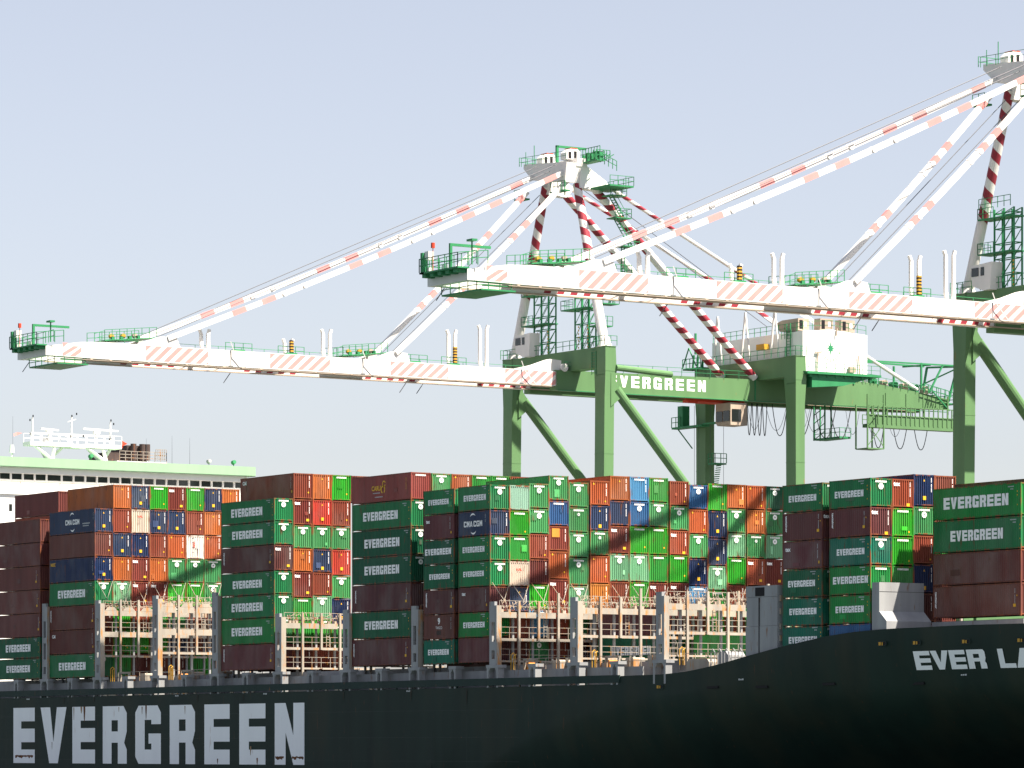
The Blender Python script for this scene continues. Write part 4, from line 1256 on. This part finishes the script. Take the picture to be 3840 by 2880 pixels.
        for k in range(3):
            b = MB(); b.tube((N0-.9,y0+1.2+k*1.5,zz+.9+.1*k),(N0-.5,y0+1.2+k*1.5,zz+.9+.1*k),.28,8); part('sheave', b, M['hazy'] if k < 2 else M['tan'], root)
    # forked catch posts on the boom
    for y, zt, yel in ((1.1,53.4,0),(12.2,52.9,2),(17.4,54.3,0),(34.8,55.2,1),(39.3,56.0,0)):
        for s_ in (0, 1):
            b = MB(); zb = topz(y)-.1; X = N0 + .25 + .45*s_; yy = y + .42*s_
            b.bar((X,yy,zb),(X,yy-.25*(1-s_)+.0,zb+.9),.38,.34); b.bar((X,yy-.25*(1-s_),zb+.8),(X,yy-.25*(1-s_),zt-.5),.36,.30)
            b.bar((X,yy-.25*(1-s_),zt-.55),(X,yy-.25*(1-s_)+(.18 if s_ else -.22),zt),.34,.26)
            mat = [T]
            if (yel == 2 and s_ == 1) or (yel == 1 and s_ == 1):
                mat = [T, M['hazy'], M['dark']]
                z = zb + .1; k = 0
                while z < (zt-.2 if yel == 2 else zb+2.2):
                    b.bar((X,yy,z),(X,yy,z+.17),.40,.36,1 + k % 2); z += .17; k += 1
            part('latch_fork', b, mat, root)
    for y in (12.5, 35.0, -7.5+13, 29.5):
        b = MB(); b.rail([(N0+.4,y-1.5,topz(y)),(N0+.4,y+2.0,topz(y))],1.0,1.1,.06); b.box(N0+.1,N0+.9,y-.6,y+.8,topz(y),topz(y)+.22)
        part('boom_step', b, M['green2'], root)
    for y in (-19.7+.2, 6.5, 30.6, 20.0+13):
        b = MB(); b.bar((N0-3,y,48.9),(N0-3.2,y-.8,47.7),.08); part('anemometer_arm', b, M['steel'], root)
    # machinery house
    b = MB()
    b.prism([(-430.4,81.4,51.9),(-430.4,91.5,51.9),(-430.4,91.5,56.95),(-430.4,85.9,57.35),(-430.4,81.4,57.0)], (19.3,0,0))
    mh = part('machinery_house', b, M['white'], root)
    b = MB(); b.box(-431.0,-409.6,81.0,92.6,51.55,51.85)
    b.prism([(-411.2,82,51.5),(-411.2,91.5,51.5),(-411.2,87,50.3),(-411.2,82,49.9)],(1.2,0,0))
    for k in range(8): b.box(-410.4,-409.9,81.6+k*1.35,81.9+k*1.35,51.2,51.55)
    b.rail([(-409.7,81.2,51.85),(-409.7,92.5,51.85)],1.1,1.4,.05)
    part('house_platform', b, M['green2'], root, mh)
    b = MB(); b.rail([(-411.2,81.5,57.05),(-411.2,85.9,57.4),(-411.2,91.4,57.0)],1.1,1.3,.05); b.rail([(-430.3,81.5,57.0),(-411.2,81.5,57.0)],1.1,1.3,.06)
    b.bar((-413.4,81.2,54),(-413.4,81.2,58.1),.1); b.bar((-414.2,81.2,54),(-414.2,81.2,58.1),.1)
    for k in range(11): b.bar((-414.2,81.2,54+k*.37),(-413.4,81.2,54+k*.37),.06)
    b.rail([(-415,81,56.2),(-413,81,56.2)],1,.6,.06)
    part('roof_railing', b, M['green2'], root, mh)
    b = MB(); b.poly([(-411.09, u, v) for u, v in star(.32, .62, 8, 85.75, 55.0)]); b.poly([(-411.085, u, v) for u, v in [(85.62,55.3),(85.88,55.3),(85.75,56.0)]]); b.poly([(-411.085, u, v) for u, v in [(85.62,54.7),(85.88,54.7),(85.75,54.0)][::-1]])
    part('star_emblem', b, M['emblem'], root, mh)
    b = MB()
    for k, ch in enumerate('EVERGREEN'):
        a = R(200 + k*17.5)
        for pg in glyph(ch, .62, .2, .18):
            pts = []
            for u, v in pg:
                u2 = (u-.31)*.34; v2 = (v-.5)*.34 ; rr = 1.5
                cx, cz = rr*math.cos(a), rr*math.sin(a)
                tx, tz = -math.sin(a), math.cos(a); nx, nz = -math.cos(a), -math.sin(a)
                pts.append((-411.08, 85.75 + cx + tx*u2 + nx*v2, 55.0 + cz + tz*u2 + nz*v2))
            b.poly(pts)
    part('emblem_lettering', b, M['palegreen'], root, mh)
    for x0, x1, y0, y1 in ((-415.9,-412.6,81.8,83.5),(-412.5,-411.2,84.2,86.2),(-412.5,-411.2,87.5,89.6)):
        b = MB(); b.box(x0,x1,y0,y1,57.2,58.7); b.box(x1,x1+.03,y0+.2,y0+.7,57.4,58.5,1); b.box(x1,x1+.03,y1-.8,y1-.4,57.7,58.3,2)
        if x0 < -415: b.prism([(x0,y0,58.7),(x0-1.6,y0,58.4),(x0-.5,y0,57.3),(x0,y0,57.3)][::-1],(0,1.6,0))
        part('air_unit', b, [M['tan'], M['dark'], M['mark']], root, mh)
    b = MB(); b.bar((-410.9,83.4,51.8),(-410.9,83.6,54.4),.12); b.bar((-410.9,83.2,54.4),(-410.9,84.0,54.4),.18); b.box(-411,-410.6,88.4,89.4,52.1,52.8); b.bar((-410.9,90.2,51.8),(-410.9,90.0,54.3),.12); b.bar((-410.9,86.6,57.5),(-410.9,86.5,56.6),.14)
    part('service_davit', b, M['tan'], root, mh)
    # stowage of wires before the house: rear boom hoist frame
    b = MB()
    for X in (-429,-423,-416.8):
        b.bar((X,80.6,53.8),(X+.9,80.6,60.2),.22); b.bar((X+1.9,80.6,53.8),(X+.9,80.6,60.2),.18)
    part('hoist_frame', b, T, root)
    b = MB(); b.box(-419.0,-417.4,80.0,80.9,55.1,55.8); part('hook_block', b, M['hazy'], root)
    b = MB()
    for X, h in ((-432.2,1.3),(-431.2,2.2),(-430.2,1.0)):
        b.bar((X,79.6,53.5),(X+.3,79.6,53.5+h+.7),.2); 
    b.box(-433.6,-429.6,79.0,80.6,53.6,53.8); b.rail([(-433.6,79,53.8),(-429.6,79,53.8)],1.2,.8,.08); b.bar((-433.6,79,53.9),(-432.2,79,56.4),.12); b.bar((-432.2,79,56.4),(-430.6,79,54.0),.12)
    b.bar((-431.0,79.2,55.5),(-431.0,79.2,58.2),.22)
    part('cable_reel_stand', b, M['green2'], root)
    # tail equipment
    b = MB()
    for x0, y0 in ((N1,95),(N1,106),(F1,95),(F1,106)):
        b.bar((x0,y0,51.5),(x0,y0,55.2 if y0 < 100 else 54.8),.22)
    b.bar((N1,92.5,54.6),(N1,112.3,54.7),.2); b.bar((F1,92.5,55.2),(F1,111,55.0),.2); b.bar((N1,95,55.2),(F1,95,55.2),.2)
    b.bar((N1,110.5,50),(N1,112,54.7),.24); b.bar((N1,107.3,51),(N1,109.5,54.6),.2); b.bar((F1,110.5,50),(F1,111.5,54.9),.24); b.bar((N1,107.5,54.6),(F1,107.5,54.8),.2); b.bar((N1,112,54.6),(F1,111.5,54.9),.24)
    b.bar((N1,112,54.4),(F1,108,51.5),.16)
    b.box(F0,N1+.6,109.8,111.6,49.6,49.75)
    b.rail([(N1+.6,106,50.9),(N1+.6,111.5,49.8)],1.2,.7,.08); b.rail([(N1+.6,111.6,49.7),(F0,111.6,49.7)],1.2,.9,.08); b.rail([(N1+.1,93,52.1),(N1+.1,99,51.7)],1.1,.7,.06)
    for k in range(8): b.bar((N1+.25,107.2+k*.32,50.9-k*.28),(N1+1.1,107.2+k*.32,50.9-k*.28),.12)
    b.bar((N1+1.1,107.0,51.1),(N1+1.1,109.8,48.7),.14)
    part('tail_frame', b, M['green2'], root)
    for k in range(6):
        b = MB(); y = 99.2 + k*1.7; b.box(N0-1.2,N0-.3,y,y+.9,51.6-.12*k,52.5-.12*k); b.tube((N0-1.4,y+.4,52.3-.12*k),(N0-.1,y+.4,52.3-.12*k),.3,8)
        part('winch', b, M['tan'] if k % 2 else M['green2'], root)
    b = MB(); b.box(-417.6,-416.6,111.4,112.6,48.9,52.0); part('electric_cabinet', b, M['tan'], root)
    # maintenance basket and ladders under the tail
    b = MB()
    b.box(-417.2,-415.9,95.5,109.8,45.9,46.35)
    b.rail([(-415.9,95.5,46.35),(-415.9,109.8,46.35)],2.3,.75,.12,0,1); b.rail([(-417.2,95.5,46.35),(-417.2,109.8,46.35)],1.2,1.2,.08)
    b.box(-416.0,-415.93,95.5,109.8,46.35,47.5)
    for y in (98.5,101.8,104.6,108.6): b.bar((-416.2,y,46.2),(-416.2,y,50.4),.16)
    for X in (-417.4,-415.0):
        for y in (94.6, 97.2): b.bar((X,y,43.1),(X,y,50.0 if X > -416 else 48.8),.16)
    b.bar((-415.0,94.6,43.1),(-415.0,97.2,43.1),.14); b.box(-417.4,-415.0,94.6,97.2,43.05,43.2)
    b.bar((-415,94.6,43.4),(-415,97.2,46.3),.08); b.bar((-415,97.2,43.4),(-415,94.6,46.3),.08); b.bar((-415,94.6,46.3),(-415,97.2,49.0),.08)
    part('maintenance_basket', b, M['green'], root)
    b = MB()
    b.box(-423.4,-418.2,92.6,94.4,44.5,44.75); b.rail([(-418.2,92.6,44.75),(-418.2,94.4,44.75)],1.1,.8,.07); b.rail([(-423.4,92.6,44.75),(-418.2,92.6,44.75)],1.1,1,.07)
    for X in (-423.6,-421.3): 
        for y in (92.6,93.6): b.bar((X,y,44.5),(X,y,48.9),.15)
    for k in range(4): b.bar((-423.6,92.6,44.6+k*1.05),(-421.3,92.6,45.6+k*1.05),.08)
    part('service_platform', b, M['green2'], root)
    # trolley and operator cab
    b = MB()
    b.box(F1+.4,N0-.4,72.0,79.0,48.45,48.75); b.box(-421,-420.4,70.5,72,48.2,48.6); b.bar((N0-.6,70.0,48.5),(N0-.6,79.0,48.5),.25)
    tr = part('trolley', b, M['red'], root)
    b = MB()
    b.prism([(-421.6,75.6,45.9),(-421.2,75.6,45.5),(-418.4,75.6,45.5),(-418.4,75.6,48.3),(-421.6,75.6,48.3)], (0,2.6,0))
    cabin = part('operator_cab', b, M['tan'], root)
    for q in (0,1):
        b = MB(); b.box(-421.4+1.5*q,-420.1+1.5*q,75.53,75.59,46.0,47.3); part('window', b, M['glass'], root, cabin)
    b = MB(); b.box(-418.39,-418.33,75.8,77.2,46.0,47.5); part('window', b, M['glass'], root, cabin)
    # festoon cable loops
    def loop(b, X, ya, yb, z0, dep, r=.055):
        pts = []
        n = 14
        for i in range(n+1):
            t = -1 + 2*i/n
            pts.append((X, (ya+yb)/2 + (yb-ya)/2*(t*(1-.12*(1-abs(t)))), z0 - dep*(1-t*t*abs(t)**.3)))
        b.path(pts, r, 5)
    fl = [(77.9,78.6,1.2),(78.7,79.4,1.25),(79.5,80.2,1.25),(80.3,81.0,1.25)]
    for ya, yb, d in fl:
        b = MB(); loop(b, N1+.35, ya, yb, 48.3, 4.0); part('festoon_cable', b, M['dark'], root)
    for ya, yb in ((81.8,84.2),(84.7,88.1),(88.5,91.9),(92.0,95.0) if 0 else (90.9,94.3),(96.9+.6,99.9),(100.8,103.7),(104.2,107.1)):
        b = MB(); loop(b, N1+.35, ya, yb, 48.4, 4.0 if ya < 96 else 4.9); part('festoon_cable', b, M['dark'], root)
        b = MB(); loop(b, F1+.3, ya+.4, yb+.2, 48.6, 3.0, .03); part('festoon_cable', b, M['steel'], root)
    # landside leg platforms
    b = MB()
    b.box(-435.2,-428.6,78.4,79.7,46.1,46.35); b.rail([(-435.2,78.4,46.3),(-433.3,78.4,46.3)],1.3,.8,.08); b.box(-434.0,-432.9,78.5,79.6,46.35,49.0)
    b.box(-428.6,-420,78.6,79.4,46.3,46.5); b.bar((-434.6,79,46.1),(-432,79.4,43.5),.12)
    b.box(-428.5,-427,79.4,81.2,41.2,41.4); b.rail([(-427,79.4,41.4),(-427,81.2,41.4)],1.2,.8,.08); b.rail([(-428.5,79.4,41.4),(-427,79.4,41.4)],1.2,.7,.08)
    for k in range(14): b.bar((-428.4,80.6-.05*k,41.1-k*.28),(-427.4,80.6-.05*k,41.1-k*.28),.12)
    part('leg_platform', b, M['green2'], root)
    for X, y in ((-430,78.3),(-429,78.3),(-427.5,79),(-424.6,79)):
        b = MB(); b.tube((X,y,30),(X,y,48.8),.03,4); part('hoist_wire', b, M['steel'], root)
    return root

crane = make_crane('green and white harbour crane with its boom lowered over the ship, seen whole at centre')
def copy_tree(o, parent=None):
    c = o.copy(); C.objects.link(c)
    if parent: c.parent = parent
    for ch in list(o.children): copy_tree(ch, c)
    return c
crane2 = copy_tree(crane)
crane2.location.x += 88.9
crane2['label'] = 'second harbour crane cut off by the right edge, boom crossing in front of the first'
for o in bpy.data.objects:
    if 'org' in o: del o['org']
print('containers', N_CONT)
